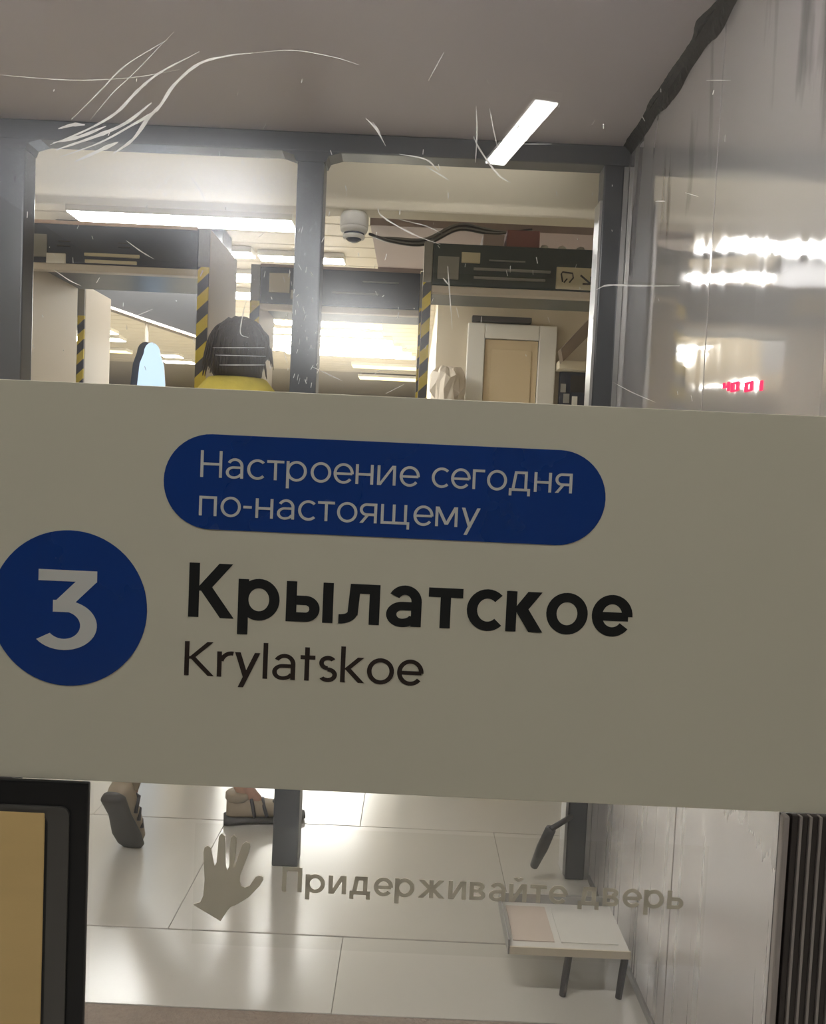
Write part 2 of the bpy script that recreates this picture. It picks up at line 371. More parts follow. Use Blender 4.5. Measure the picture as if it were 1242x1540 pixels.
# --- hall behind the partition
hc = struct(obj('ceiling', bx(-8, 3, PY+0.06, 20.2, HC+0.03, HC+0.1), 'darkwall'), 'slatted beige ceiling of the station hall')
sl_me = None
for i in range(40):
    y0 = 3.0 + i*0.3
    if sl_me is None:
        bm = bx(-5.5, 5.5, 0.008, 0.292, 0, 0.03, 0.006, seg=1); sl_me = bpy.data.meshes.new('slat'); bm.to_mesh(sl_me); bm.free(); sl_me.materials.append(M['slat'])
    o = bpy.data.objects.new('slat', sl_me); C.objects.link(o); o.parent = hc; o.location = (-2.5, y0, HC)
struct(obj('wall_left', bx(-8.1, -8, PY, 20.2, 0, HC+0.03), 'hallwall'))
struct(obj('wall_back', bx(-8, 3, 20.1, 20.2, 0, HC+0.03), 'darkwall'))
struct(obj('wall_right', bx(2.3, 2.4, PY+0.1, 7.4, 0, HC+0.03), 'hallwall'))
struct(obj('wall_right', bx(0.14, 2.4, 7.2, 7.4, 0, HC+0.03), 'hallwall'), 'beige wall around the white door')
struct(obj('wall_right', bx(0.14, 0.24, 7.4, 20.2, 0, HC+0.03), 'hallwall'))
lint = struct(obj('trim_2', bx(-8, 2.3, 2.70, 2.79, 2.062, HC+0.03, 0.006), 'beige'), 'beige lintel beam above the hall entrance')
# wall that closes the vestibule towards the hall left and right of the glazing
struct(obj('wall_back', bx(WX+0.02, 2.35, PY+0.06, PY+0.14, 0, HC), 'darkwall'))
struct(obj('ceiling', bx(-2.1, WX+0.05, PY+0.042, 2.70, 2.36, 2.40), 'ceil'))

# --- near side of the door: hall where the photographer stands
struct(obj('ceiling', bx(-8, 3, -6.2, DY+0.03, NC, NC+0.08), 'ceil'))
struct(obj('wall_front', bx(-8, 3, -6.2, -6.1, 0, NC), 'darkwall'))
struct(obj('wall_left', bx(-3.1, -3.0, -6.1, DY, 0, NC), 'darkwall'))
struct(obj('wall_right', bx(3.0, 3.1, -6.1, DY, 0, NC), 'darkwall'))
struct(obj('wall_front', bx(-3.0, -0.95, DY-0.03, DY+0.04, 0, NC), 'darkwall'))
struct(obj('wall_front', bx(0.64, 3.0, DY-0.03, DY+0.04, 0, NC), 'darkwall'))
struct(obj('wall_front', bx(-0.95, 0.64, DY-0.03, DY+0.04, 2.2, NC), 'darkwall'))

# ================================================================== FRONT DOOR
d1 = struct(bpy.data.objects.new('door_1', None), 'glazed door covered with scratches, seen from very close')
C.objects.link(d1); d1.location = (0, DY, 0)
def dchild(name, bm, m, parent=d1, smooth=False):
    o = obj(name, bm, m, parent, smooth)
    if parent is d1: o.matrix_parent_inverse = Matrix.Translation((0, -DY, 0))
    return o
GX0, GX1 = -0.86, 0.56
bm = bmesh.new(); vs = [bm.verts.new(p) for p in ((GX0, DY, 0.1), (GX1, DY, 0.1), (GX1, DY, 2.12), (GX0, DY, 2.12))]; bm.faces.new(vs)
dchild('glass_pane', bm, 'glass')
for a in ((GX0-0.08, GX0+0.005), (GX1-0.005, GX1+0.08)): dchild('stile', bx(a[0], a[1], DY-0.025, DY+0.03, 0.01, 2.2, 0.006), 'frame')
dchild('rail', bx(GX0, GX1, DY-0.025, DY+0.03, 2.11, 2.2, 0.006), 'frame')
dchild('rail', bx(GX0, GX1, DY-0.025, DY+0.03, 0.01, 0.11, 0.006), 'frame')

def dp(px, py):           # point on the door plane
    p = at(px, py, DY); return (p.x, p.z)
TH = 0.0010               # vinyl thickness
def plate(pts, y0, y1):   # outline in the door plane
    return prism(pts, 'y', y0, y1)

# --- sign strip (sticker across the glass)
zt = (dp(0, 570)[1] + dp(1242, 627)[1])/2; zb = (dp(0, 1167)[1] + dp(1242, 1222)[1])/2
strip = thing('station_sign_strip', 'wide white vinyl strip with station name stuck across the glass door', 'sign', loc=(0, DY, zb))
PI_ = Matrix.Translation((0, -DY, -zb))
def schild(name, bm, m, label=None, parent=strip):
    o = obj(name, bm, m, parent)
    if parent is strip: o.matrix_parent_inverse = PI_
    if label: o['label'] = label
    return o
schild('backing', bx(GX0+0.01, GX1-0.01, DY-TH-0.0012, DY-0.0006, zb, zt, 0.0004, seg=1), 'vinyl')
yf = DY-TH-0.0012
# blue pill
c1 = dp(319, 724.5); c2 = dp(838, 748.5); rad = 71.2/FPX*DY*1.0
zc = (c1[1]+c2[1])/2
pts = []
for k in range(25): t = math.pi/2 + math.pi*k/24; pts.append((c1[0] + rad*math.cos(t), zc + rad*math.sin(t)))
for k in range(25): t = -math.pi/2 + math.pi*k/24; pts.append((c2[0] + rad*math.cos(t), zc + rad*math.sin(t)))
pill = schild('blue_pill', plate(pts, yf-0.0006, yf+0.0002), 'blue', 'blue rounded lozenge')
cc = dp(105.5, 914); cr = 118.2/FPX*DY
circ = schild('line_circle', plate([(cc[0]+cr*math.cos(2*math.pi*k/72), cc[1]+cr*math.sin(2*math.pi*k/72)) for k in range(72)], yf-0.0006, yf+0.0002), 'blue', 'blue disc of the line number')
# lettering drawn stroke by stroke (x-height = 1)
def stroke(pts, wd):
    """outline polygon of a polyline with constant width (2D)"""
    L, Rr = [], []
    n = len(pts)
    for i, p in enumerate(pts):
        a = Vector(pts[max(i-1, 0)]); b = Vector(pts[min(i+1, n-1)]); t = (b-a).normalized(); nn = Vector((-t.y, t.x))
        L.append(tuple(Vector(p)+nn*wd/2)); Rr.append(tuple(Vector(p)-nn*wd/2))
    return L + Rr[::-1]
CAP = 1.35
def gV(w, x, y0, y1): return [(x, y0), (x+w, y0), (x+w, y1), (x, y1)]
def gH(h, x0, x1, y): return [(x0, y), (x1, y), (x1, y+h), (x0, y+h)]
def gD(hw, x0, y0, x1, y1): return [(x0, y0), (x0+hw, y0), (x1+hw, y1), (x1, y1)]
def gA(w, h, cx, cy, rx, ry, a0, a1, n=28):
    n = max(6, int(n*abs(a1-a0)/360)+4)
    t = [R(a0+(a1-a0)*k/n) for k in range(n+1)]
    return [(cx+rx*math.cos(q), cy+ry*math.sin(q)) for q in t] + [(cx+(rx-w)*math.cos(q), cy+(ry-h)*math.sin(q)) for q in t[::-1]]
def glyph(c, w):
    """-> (advance width, list of outlines)"""
    h = 0.88*w; d = 1.18*w; ov = 0.02
    ring = lambda cx, rx, a0, a1: gA(w, h, cx, 0.5, rx, 0.5+ov, a0, a1)
    if c in 'оo': return 1.06, [ring(0.53, 0.53, 0, 180), ring(0.53, 0.53, 180, 360)]
    if c in 'сc': return 0.90, [ring(0.53, 0.53, 46, 314)]
    if c in 'еe': return 1.02, [ring(0.52, 0.52, -2, 180), ring(0.52, 0.52, 180, 322), gH(h*0.92, w*0.5, 1.02-w*0.35, 0.5-h*0.55)]
    if c in 'аa': return 0.90, [gV(w, 0.90-w, 0, 0.64), gA(w, h, 0.47, 0.62, 0.43, 0.40, 0, 152), gA(w, h*0.9, 0.40, 0.295, 0.40, 0.315, 90, 275), gA(w, h*0.9, 0.40, 0.295, 0.46, 0.315, 270, 345), gH(h*0.9, 0.39, 0.90-w*0.5, 0.61-h*0.9)]
    if c == 'т': return 0.88, [gH(h, 0, 0.88, 1-h), gV(w, 0.44-w/2, 0, 1)]
    if c == 'р': return 1.06, [gV(w, 0, -0.38, 1), ring(0.53, 0.53, 0, 180), ring(0.53, 0.53, 180, 360)]
    if c == 'н': return 0.92, [gV(w, 0, 0, 1), gV(w, 0.92-w, 0, 1), gH(h, w*0.5, 0.92-w*0.5, 0.5-h/2)]
    if c in 'ий':
        o = [gV(w, 0, 0, 1), gV(w, 0.96-w, 0, 1), gD(d*0.9, w*0.25, 0.0, 0.96-w*0.25-d*0.9, 1.0)]
        if c == 'й': o.append(gA(w*0.8, h*0.8, 0.48, 1.40, 0.27, 0.27, 195, 345))
        return 0.96, o
    if c == 'г': return 0.64, [gV(w, 0, 0, 1), gH(h, w*0.5, 0.64, 1-h)]
    if c == 'п': return 0.92, [gV(w, 0, 0, 1), gV(w, 0.92-w, 0, 1), gH(h, w*0.5, 0.92-w*0.5, 1-h)]
    if c == 'П': return 1.08, [gV(w, 0, 0, CAP), gV(w, 1.08-w, 0, CAP), gH(h, w*0.5, 1.08-w*0.5, CAP-h)]
    if c == '-': return 0.44, [gH(h, 0, 0.44, 0.46)]
    if c == 'щ': return 1.50, [gV(w, 0, 0, 1), gV(w, 0.68-w/2, 0, 1), gV(w, 1.36-w, 0, 1), gH(h, w*0.5, 1.40, 0), gV(w*0.9, 1.50-w*0.9, -0.24, h)]
    if c == 'м': return 1.16, [gV(w, 0, 0, 1), gV(w, 1.16-w, 0, 1), gD(d, 0.58-d/2, 0.10, w*0.1, 1.0), gD(d, 0.58-d/2, 0.10, 1.16-d-w*0.1, 1.0)]
    if c in 'уy': return 0.98, [gD(d, 0.14, -0.38, 0.98-d, 1.0), gD(d, 0.49-d*0.75, 0.02, 0, 1.0)]
    if c == 'д': return 1.12, [gH(h, 0, 1.12, 0), gV(w*0.95, 0, -0.24, h), gV(w*0.95, 1.12-w*0.95, -0.24, h), gV(w, 0.96-w, 0, 1), gH(h, 0.30, 0.90, 1-h), gD(w, 0.13, h*0.4, 0.28, 1.0)]
    if c == 'я': return 0.90, [gV(w, 0.90-w, 0, 1), gA(w, h, 0.36, 0.68, 0.36, 0.32, 90, 270), gH(h, 0.34, 0.90-w*0.5, 1-h), gH(h, 0.34, 0.90-w*0.5, 0.36), gD(d, 0, 0, 0.34, 0.42)]
    if c in 'ыь':
        o = [gV(w, 0, 0, 1), gA(w, h, 0.50, 0.325, 0.36, 0.325, -90, 90), gH(h, w*0.5, 0.52, 0), gH(h, w*0.5, 0.52, 0.65-h)]
        if c == 'ы': o.append(gV(w, 1.20-w, 0, 1))
        return (1.20 if c == 'ы' else 0.86), o
    if c == 'л': return 1.02, [gV(w, 1.02-w, 0, 1), gH(h, 0.26, 1.02-w*0.5, 1-h), gD(w, 0.20, 0.22, 0.26, 1.0), gA(w, h, 0.0, 0.30, 0.20+w, 0.30, 270, 352), gH(h, -0.02, 0.03, 0)]
    if c in 'кk': return 0.92, [gV(w, 0, 0, 1 if c == 'к' else 1.42), gD(d*1.15, w*0.6, 0.50, 0.92-d*1.2, 1.0), gD(d*1.15, w*0.8, 0.56, 0.92-d*1.05, 0)]
    if c in 'КK': return 1.16, [gV(w, 0, 0, CAP), gD(d*1.12, w*0.6, 0.66, 1.12-d*1.15, CAP), gD(d*1.12, w*0.9, 0.76, 1.16-d*1.1, 0)]
    if c == 'Н': return 1.12, [gV(w, 0, 0, CAP), gV(w, 1.12-w, 0, CAP), gH(h, w*0.5, 1.12-w*0.5, CAP/2-h/2)]
    if c == 'ж': return 1.46, [gV(w, 0.73-w/2, 0, 1), gD(d*1.1, 0.73-d*0.4, 0.48, 1.44-d*1.15, 1.0), gD(d*1.1, 0.73-d*0.4, 0.54, 1.46-d*1.1, 0), gD(d*1.1, 0.73-d*0.7, 0.48, 0.02, 1.0), gD(d*1.1, 0.73-d*0.7, 0.54, 0, 0)]
    if c == 'в': return 0.86, [gV(w, 0, 0, 1), gA(w, h, 0.52, 0.28, 0.34, 0.28, -90, 90), gA(w, h, 0.48, 0.75, 0.33, 0.25, -90, 90), gH(h, w*0.5, 0.54, 0), gH(h*0.9, w*0.5, 0.54, 0.5-h*0.4), gH(h, w*0.5, 0.50, 1-h)]
    if c == 'r': return 0.58, [gV(w, 0, 0, 1), gA(w, h, 0.56, 0.52, 0.50, 0.50, 80, 165)]
    if c == 'l': return w, [gV(w, 0, 0, 1.42)]
    if c == 't': return 0.58, [gV(w, 0.26-w/2, 0, 1.32), gH(h, 0, 0.58, 1-h)]
    if c == 's': return 0.76, [gA(w, h, 0.38, 0.735, 0.34, 0.285, 35, 270), gA(w, h, 0.38, 0.27, 0.37, 0.29, -145, 92)]
    if c == '3': return 1.0, [gH(h, 0.08, 0.985, 1.35-h), gD(0.32, 0.313, 0.78, 0.665, 1.17), gH(0.20, 0.313, 0.56, 0.635), gA(w*1.2, h, 0.48, 0.41, 0.52, 0.425, -143, 92, 40)]
    raise KeyError(c)
def word(name, body, pl, pr, xh, m, w, y, parent, inv, gap=0.20):
    """pl / pr: pixels of the left and right end on the baseline, xh: x-height in px"""
    outs = []; cur = 0.0
    for ch_ in body:
        adv, shp = glyph(ch_, w)
        g = gap*(0.55 if ch_ in 'тгу-лдоcсеe' else 1.0)
        outs += [[(cur+p[0], p[1]) for p in o_] for o_ in shp]
        cur += adv + gap*(0.62 if ch_ in 'тгуyосеoertsКKкk' else 1.0)
    x1 = max(p[0] for o_ in outs for p in o_); x0 = min(p[0] for o_ in outs for p in o_)
    a, b = dp(*pl), dp(*pr); zz = (a[1]+b[1])/2; sx = (b[0]-a[0])/(x1-x0); sz = xh*px
    bm = bmesh.new()
    for k, o_ in enumerate(outs):
        yy = y - 0.00002*(k % 9)
        prism([(a[0]+(p[0]-x0)*sx, zz+p[1]*sz) for p in o_], 'y', yy, yy+0.0004, bm)
    o = obj(name, bm, m, parent); o.matrix_parent_inverse = inv
    return o
px = DY/FPX      # metres per pixel on the door
yp = yf - 0.0009
IDM = Matrix.Identity(4)
word('numeral', '3', (57, 973), (147, 977), 122/1.37, 'print_white', 0.215, yp, circ, IDM)['label'] = 'white numeral 3'
word('lettering', 'Настроение', (302.6, 717), (630.5, 732), 29.5, 'print_white', 0.150, yp, pill, IDM)
word('lettering', 'сегодня', (648.5, 732.5), (858.5, 742), 29.5, 'print_white', 0.150, yp, pill, IDM)
word('lettering', 'по-настоящему', (300.5, 775), (721, 793.5), 29.5, 'print_white', 0.150, yp, pill, IDM)
word('lettering', 'Крылатское', (284, 926.5), (948, 956.5), 61, 'print_black', 0.265, yf-0.0003, strip, PI_, 0.17)['label'] = 'bold black station name in Cyrillic'
word('lettering', 'Krylatskoe', (278, 1014), (636, 1030), 38.5, 'print_brown', 0.180, yf-0.0003, strip, PI_, 0.19)['label'] = 'dark brown station name in Latin letters'

# --- clear sticker with hand and advice
z1 = (dp(440, 1243)[1] + dp(890, 1264)[1])/2; z0_ = dp(440, 1425)[1]
fx0 = dp(292, 1300)[0]; fx1 = dp(1062, 1330)[0]
hs = thing('hold_door_sticker', 'clear sticker with grey open hand and hold-the-door lettering below the white strip', 'sticker', loc=(0, DY, z0_))
PH = Matrix.Translation((0, -DY, -z0_))
def hchild(name, bm, m, label=None):
    o = obj(name, bm, m, hs); o.matrix_parent_inverse = PH
    if label: o['label'] = label
    return o
bm = bmesh.new(); bm.faces.new([bm.verts.new(p) for p in ((fx0, DY-0.0008, z0_), (fx1, DY-0.0008, z0_), (fx1, DY-0.0008, z1), (fx0, DY-0.0008, z1))])
hchild('clear_film', bm, 'film')
hz = [(716, 640), (711, 560), (709, 480), (716, 452), (735, 441), (754, 456), (763, 510), (775, 562), (788, 540), (797, 470), (806, 392), (824, 372), (843, 388), (845, 470), (843, 560), (852, 588),
      (868, 560), (880, 480), (896, 400), (915, 384), (931, 400), (926, 450), (908, 540), (886, 574), (884, 566), (916, 490), (940, 432), (962, 417), (984, 424), (991, 446), (980, 488), (952, 560), (930, 618), (926, 650), (934, 682), (958, 692), (986, 682), (1022, 630), (1046, 621), (1064, 628), (1068, 646), (1048, 680), (980, 750), (905, 796), (872, 808), (856, 826),
      (812, 893), (646, 794), (690, 780), (708, 740), (712, 690)]
# middle finger stands clear of its neighbours
hz = [(716, 640), (711, 560), (709, 480), (716, 452), (735, 441), (754, 456), (763, 510), (775, 562), (788, 540), (795, 460), (801, 386), (819, 368), (838, 384), (840, 470), (842, 562), (852, 590),
      (864, 562), (866, 470), (874, 392), (892, 376), (908, 392), (905, 470), (888, 572), (898, 560), (924, 486), (944, 432), (964, 417), (984, 424), (991, 446), (980, 488), (952, 560), (930, 618), (926, 650), (934, 682), (958, 692), (986, 682), (1022, 630), (1046, 621), (1064, 628), (1068, 646), (1048, 680), (980, 750), (905, 796), (872, 808), (856, 826),
      (812, 893), (646, 794), (690, 780), (708, 740), (712, 690)]
hchild('hand_mark', plate([dp(130+a/4.006, 1160+b/4.006) for a, b in hz], DY-0.0022, DY-0.0012), 'print_grey', 'grey open hand pictogram')
word('lettering', 'Придерживайте', (424, 1338.5), (852.5, 1359), 28.5, 'print_grey', 0.235, DY-0.0014, hs, PH, 0.19)
word('lettering', 'дверь', (868, 1359), (1026, 1366.5), 28.5, 'print_grey', 0.235, DY-0.0014, hs, PH, 0.19)

# --- brass push plate in black frame, lower left (behind the glass)
pp = thing('push_plate', 'brass plate with dark rounded bezel in a black frame at lower left of door', 'push plate', loc=(-0.33, DY+0.03, 0.4))
PB = Matrix.Translation((0.33, -DY-0.03, -0.4))
def pchild(name, bm, m, smooth=False):
    o = obj(name, bm, m, pp, smooth); o.matrix_parent_inverse = PB; return o
fy = DY-0.0060
def dpy(px_, py_, Y):
    p = at(px_, py_, Y); return p.x, p.z
bxr = (dpy(134, 1172, fy)[0] + dpy(124, 1500, fy)[0])/2; bzt = zb-0.0006
pchild('black_frame', bx(-0.50, bxr, fy, DY-0.0007, 0.32, bzt, 0.0015), 'black')
ey = DY + 0.0035
def rrect(x0, x1, z0, z1, r, n=8):
    out = []
    for cx_, cz_, a0 in ((x1-r, z1-r, 0), (x0+r, z1-r, 90), (x0+r, z0+r, 180), (x1-r, z0+r, 270)):
        for k in range(n+1): t = R(a0+90*k/n); out.append((cx_+r*math.cos(t), cz_+r*math.sin(t)))
    return out
br = (dpy(107, 1230, fy)[0]+dpy(97, 1500, fy)[0])/2; bt = dpy(60, 1211, fy)[1]
def ringprism(outer, inner, y0, y1):
    bm = bmesh.new(); n = len(outer)
    for (A, Y) in ((None, None),): pass
    oa = [bm.verts.new((p[0], y0, p[1])) for p in outer]; ia = [bm.verts.new((p[0], y0, p[1])) for p in inner]
    ob = [bm.verts.new((p[0], y1, p[1])) for p in outer]; ib = [bm.verts.new((p[0], y1, p[1])) for p in inner]
    for i in range(n):
        j = (i+1) % n
        bm.faces.new((oa[i], oa[j], ia[j], ia[i])); bm.faces.new((ob[i], ib[i], ib[j], ob[j]))
        bm.faces.new((oa[i], ob[i], ob[j], oa[j])); bm.faces.new((ia[i], ia[j], ib[j], ib[i]))
    return bm
for k, (ins, wd, yy) in enumerate(((0.0, 0.0050, fy-0.0020), (0.0045, 0.0045, fy-0.0010), (0.0085, 0.0080, fy-0.0004))):
    pchild('bezel', ringprism(rrect(-0.46, br-ins, 0.36, bt-ins*0.55, 0.007), rrect(-0.455, br-ins-wd, 0.365, bt-ins*0.55-wd*0.55, 0.005), yy, fy+0.002), 'bezel')
plr = (dpy(68, 1225, fy)[0]+dpy(62, 1500, fy)[0])/2
pchild('brass_face', bx(-0.45, plr, fy-0.0008, fy+0.003, 0.37, bt-0.0055, 0.0012), 'brass')

# --- ribbed strip, lower right
rb = thing('ribbed_door_edge', 'dark ribbed vertical door edge strip at lower right of the glass', 'door edge', loc=(0.32, DY+0.02, 0.11))
PR = Matrix.Translation((-0.32, -DY-0.02, -0.11))
ry = DY-0.0075
rzt = zb-0.0006
rx0 = (dpy(1176, 1224, ry)[0]+dpy(1160, 1520, ry)[0])/2
def rchild(name, bm, m):
    o = obj(name, bm, m, rb); o.matrix_parent_inverse = PR; return o
rchild('backing', bx(rx0, rx0+0.085, ry+0.005, ry+0.0068, 0.11, rzt), 'rib_dark')
rchild('edge_bar', bx(rx0, rx0+0.0048, ry-0.001, ry+0.0066, 0.11, rzt, 0.0015), 'rib_light')
for i in range(10):
    xx = rx0+0.0075+i*0.0075
    rchild('rib', bx(xx, xx+0.0050, ry+0.001, ry+0.006, 0.11, rzt, 0.0012), 'rib_dark')
    rchild('rib_fillet', bx(xx+0.0051, xx+0.0070, ry-0.0005, ry+0.006, 0.11, rzt), 'rib_light')

# --- scratches in the glass
SC = [  # polyline pixels, width px, name
 ([(108, 180), (150, 138), (190, 98), (252, 60)], 1.6), ([(135, 182), (170, 140), (200, 112), (262, 48)], 1.0),
 ([(76, 218), (130, 196), (175, 170), (206, 138), (240, 110), (300, 78)], 2.4), ([(84, 226), (145, 205), (190, 185), (228, 155)], 3.0),
 ([(92, 236), (150, 215), (196, 190), (236, 165), (262, 128), (300, 96), (345, 84), (380, 80)], 2.6),
 ([(112, 244), (160, 222), (178, 214)], 3.0), ([(170, 232), (200, 210), (222, 180), (238, 164)], 2.8),
 ([(0, 113), (60, 118), (120, 121), (200, 117), (270, 105)], 1.0), ([(380, 80), (440, 76), (500, 86), (540, 98)], 0.9),
 ([(88, 194), (110, 188), (128, 188)], 3.0), ([(80, 215), (120, 206), (160, 190)], 2.6),
 ([(550, 178), (566, 195), (580, 220)], 2.0), ([(560, 183), (572, 200)], 1.2),
 ([(716, 160), (717, 200), (715, 245)], 1.6), ([(736, 163), (742, 195), (748, 222)], 1.6), ([(786, 217), (830, 217)], 1.0),
 ([(644, 122), (656, 100), (668, 78)], 1.0), ([(712, 206), (722, 226), (748, 262), (768, 275)], 2.2),
 ([(568, 312), (575, 326), (620, 352), (662, 368)], 1.8), ([(600, 330), (640, 340), (665, 352)], 1.0),
 ([(896, 436), (915, 429), (960, 430), (1022, 430)], 2.2), ([(985, 303), (1000, 303)], 2.0), ([(1030, 290), (1050, 296)], 1.0),
 ([(673, 400), (676, 440), (680, 495)], 1.6), ([(686, 462), (690, 478)], 1.2), ([(666, 418), (674, 428)], 2.0),
 ([(206, 515-40), (230, 505-40)], 0.9), ([(371, 448), (364, 480), (362, 502), (374, 508)], 1.4), ([(427, 528), (432, 546)], 1.6),
 ([(320, 523), (398, 523)], 1.2), ([(324, 534), (400, 536)], 1.0), ([(330, 549), (398, 549)], 1.2),
 ([(470, 552), (500, 566), (515, 573)], 1.3), ([(560, 565), (575, 556), (600, 560)], 1.2), ([(580, 592), (608, 578)], 1.2),
 ([(80, 405), (105, 422), (122, 430)], 1.4), ([(190, 362), (212, 378), (232, 390)], 1.5), ([(286, 265), (302, 288), (310, 305)], 1.6), ([(300, 345), (318, 330)], 1.2),
 ([(388, 358), (400, 348)], 1.2), ([(640, 250), (660, 262), (676, 272)], 1.6), ([(600, 232), (640, 240), (660, 258)], 1.8),
 ([(922, 575), (950, 590), (985, 605)], 1.2), ([(1098, 205-84), (1062, 121)], 0.9),
]
marks = bpy.data.objects.new('scratch_marks', None)
bpy.data.objects.remove(marks)
for pts, wd in SC:
    if wd >= 2.4: wd *= 1.45
    P3 = [Vector((dp(*p)[0], 0, dp(*p)[1])) for p in pts]
    P3 = catmull(P3, 5) if len(P3) > 2 else [P3[0].lerp(P3[1], k/4) for k in range(5)]
    n = len(P3); bm = bmesh.new(); Lr = []
    for i, p in enumerate(P3):
        t = (P3[min(i+1, n-1)]-P3[max(i-1, 0)]).normalized(); nn = Vector((-t.z, 0, t.x))
        hw = wd*px*0.62*(0.15 + 0.85*math.sin(math.pi*(i+0.3)/(n-0.4)))*random.uniform(0.75, 1.2)
        Lr.append((bm.verts.new((p.x+nn.x*hw, DY-0.0004, p.z+nn.z*hw)), bm.verts.new((p.x-nn.x*hw, DY-0.0004, p.z-nn.z*hw))))
    for a, b in zip(Lr, Lr[1:]): bm.faces.new((a[0], a[1], b[1], b[0]))
    dchild('scratch', bm, 'scratch')
# countless small nicks
bm = bmesh.new()
for i in range(150):
    cx_, cy_ = random.choice([(random.uniform(40, 900), random.uniform(235, 570)), (random.uniform(430, 480), random.uniform(330, 585)), (random.uniform(60, 1100), random.uniform(120, 600))])
    a = random.gauss(math.pi/2, 0.35); ln = random.uniform(0.8, 5.0); wd = random.uniform(0.5, 1.3)
    p = dp(cx_, cy_); dx, dz = math.cos(a)*ln*px, math.sin(a)*ln*px; nx, nz_ = -math.sin(a)*wd*px/2, math.cos(a)*wd*px/2
    bm.faces.new([bm.verts.new((p[0]+sx*dx+sn*nx, DY-0.0004, p[1]+sx*dz+sn*nz_)) for sx, sn in ((-1, -1), (1, -1), (1, 1), (-1, 1))])
o = dchild('nicks', bm, 'scratch'); o['kind'] = 'stuff'

# ================================================================== INNER PARTITION
part = thing('glazing_frame', 'dark graphite post-and-rail portal frame between vestibule and hall', 'frame', loc=(-0.3, PY, 0))
PP = Matrix.Translation((0.3, -PY, 0))
def gchild(name, bm, m, parent=part):
    o = obj(name, bm, m, parent); 
    if parent is part: o.matrix_parent_inverse = PP
    return o
def postx(a, b): return at(a[0], a[1], PY).x, at(b[0], b[1], PY).x
posts = []
for (l, r_) in (((2, 330), (44, 330)), ((447, 330), (487, 330)), ((897, 400), (922, 400))):
    xa, xb = postx(l, r_); posts.append((xa, xb))
posts.insert(0, (posts[0][0]-0.86, posts[0][1]-0.86))
posts[-1] = (posts[-1][0], WX-0.016)
for i, (xa, xb) in enumerate(posts):
    p = gchild('post', bx(xa, xb, PY-0.035, PY+0.035, 0, VC-0.055, 0.005), 'frame')
    zj = 0.0
gchild('head_rail', bx(-2.1, WX-0.002, PY-0.035, PY+0.035, VC-0.056, VC-0.001, 0.004), 'frame')
for i, (xa, xb) in enumerate(posts[1:3]):
    xm = (xa+xb)/2
    pts = [(xm-0.085, VC-0.057), (xm-0.05, VC-0.068), (xa-0.004, VC-0.085), (xb+0.004, VC-0.085), (xm+0.05, VC-0.068), (xm+0.085, VC-0.057)]
    gchild('bracket', prism(pts, 'y', PY-0.037, PY+0.030), 'frame')
# bright metal edge beside the right post, and slim side face
e0 = at(892, 340, PY-0.04).x; e1 = posts[-1][0]
gchild('edge_strip', bx(e1-0.010, e1-0.002, PY-0.045, PY+0.02, 0.02, VC-0.16, 0.001), 'alu')
gchild('side_cover', bx(WX-0.016, WX-0.002, PY-0.030, PY+0.03, 0, VC-0.057), 'alu')
for q in ((838, 238+6), (876, 268)):
    pass
# little latch lever low on the right post
lv0 = at(828, 1247, PY-0.13); lv1 = at(803, 1302, PY-0.06)
lv = thing('latch_lever', 'small dark slanted latch lever low beside the right partition post', 'latch', loc=tuple(lv1))
o = obj('lever_bar', tube([lv0, lv0.lerp(lv1, .5), lv1], [0.015, 0.017, 0.012], seg=10), 'dark', lv, True); o.matrix_parent_inverse = Matrix.Translation(-lv1)
o = obj('lever_arm', tube([lv0, Vector((posts[-1][0]+0.006, PY-0.052, lv0.z+0.006))], 0.008, seg=8), 'dark', lv, True); o.matrix_parent_inverse = Matrix.Translation(-lv1)

# low tray stand in the corner
fp = onz(840, 1487, 0)
t0_ = onz(766, 1424, 0.115); 
tx0, ty0 = t0_.x, t0_.y
tray = thing('tray_stand', 'low metal tray on thin dark legs holding papers beside the steel wall', 'stand', loc=(tx0+0.13, ty0+0.1, 0))
PT = Matrix.Translation((-tx0-0.13, -ty0-0.1, 0))
def tchild(name, bm, m, sm=False):
    o = obj(name, bm, m, tray, sm); o.matrix_parent_inverse = PT; return o
tx1 = WX-0.03
tchild('tray_bottom', bx(tx0, tx1, ty0, ty0+0.20, 0.105, 0.112), 'white')
tchild('tray_lip', bx(tx0, tx1, ty0-0.004, ty0, 0.10, 0.118), 'beige')
tchild('tray_lip', bx(tx0-0.004, tx0, ty0-0.004, ty0+0.204, 0.10, 0.135), 'grey')
tchild('tray_lip', bx(tx0, tx1, ty0+0.20, ty0+0.204, 0.10, 0.135), 'alu')
for lx, ly in ((fp.x+0.004, ty0+0.01), (tx1-0.02, ty0+0.01), (fp.x+0.004, ty0+0.19), (tx1-0.02, ty0+0.19)):
    tchild('leg', tube([(lx+0.012, ly, 0.105), (lx+0.006, ly, 0.05), (lx, ly-0.004, 0.001)], [0.009, 0.009, 0.008], seg=8), 'dark')
pap = tag(obj('paper_sheet', bx(tx0+0.012, tx0+0.11, ty0+0.03, ty0+0.18, 0.1125, 0.1145), mat('pink_paper', (0.66, 0.56, 0.48), 0.7)), 'pinkish paper sheet lying in the low tray', 'paper')
tag(obj('paper_sheet', bx(tx0+0.125, tx1-0.02, ty0+0.03, ty0+0.17, 0.1125, 0.1145), 'white'), 'white paper sheet lying in the low tray', 'paper')

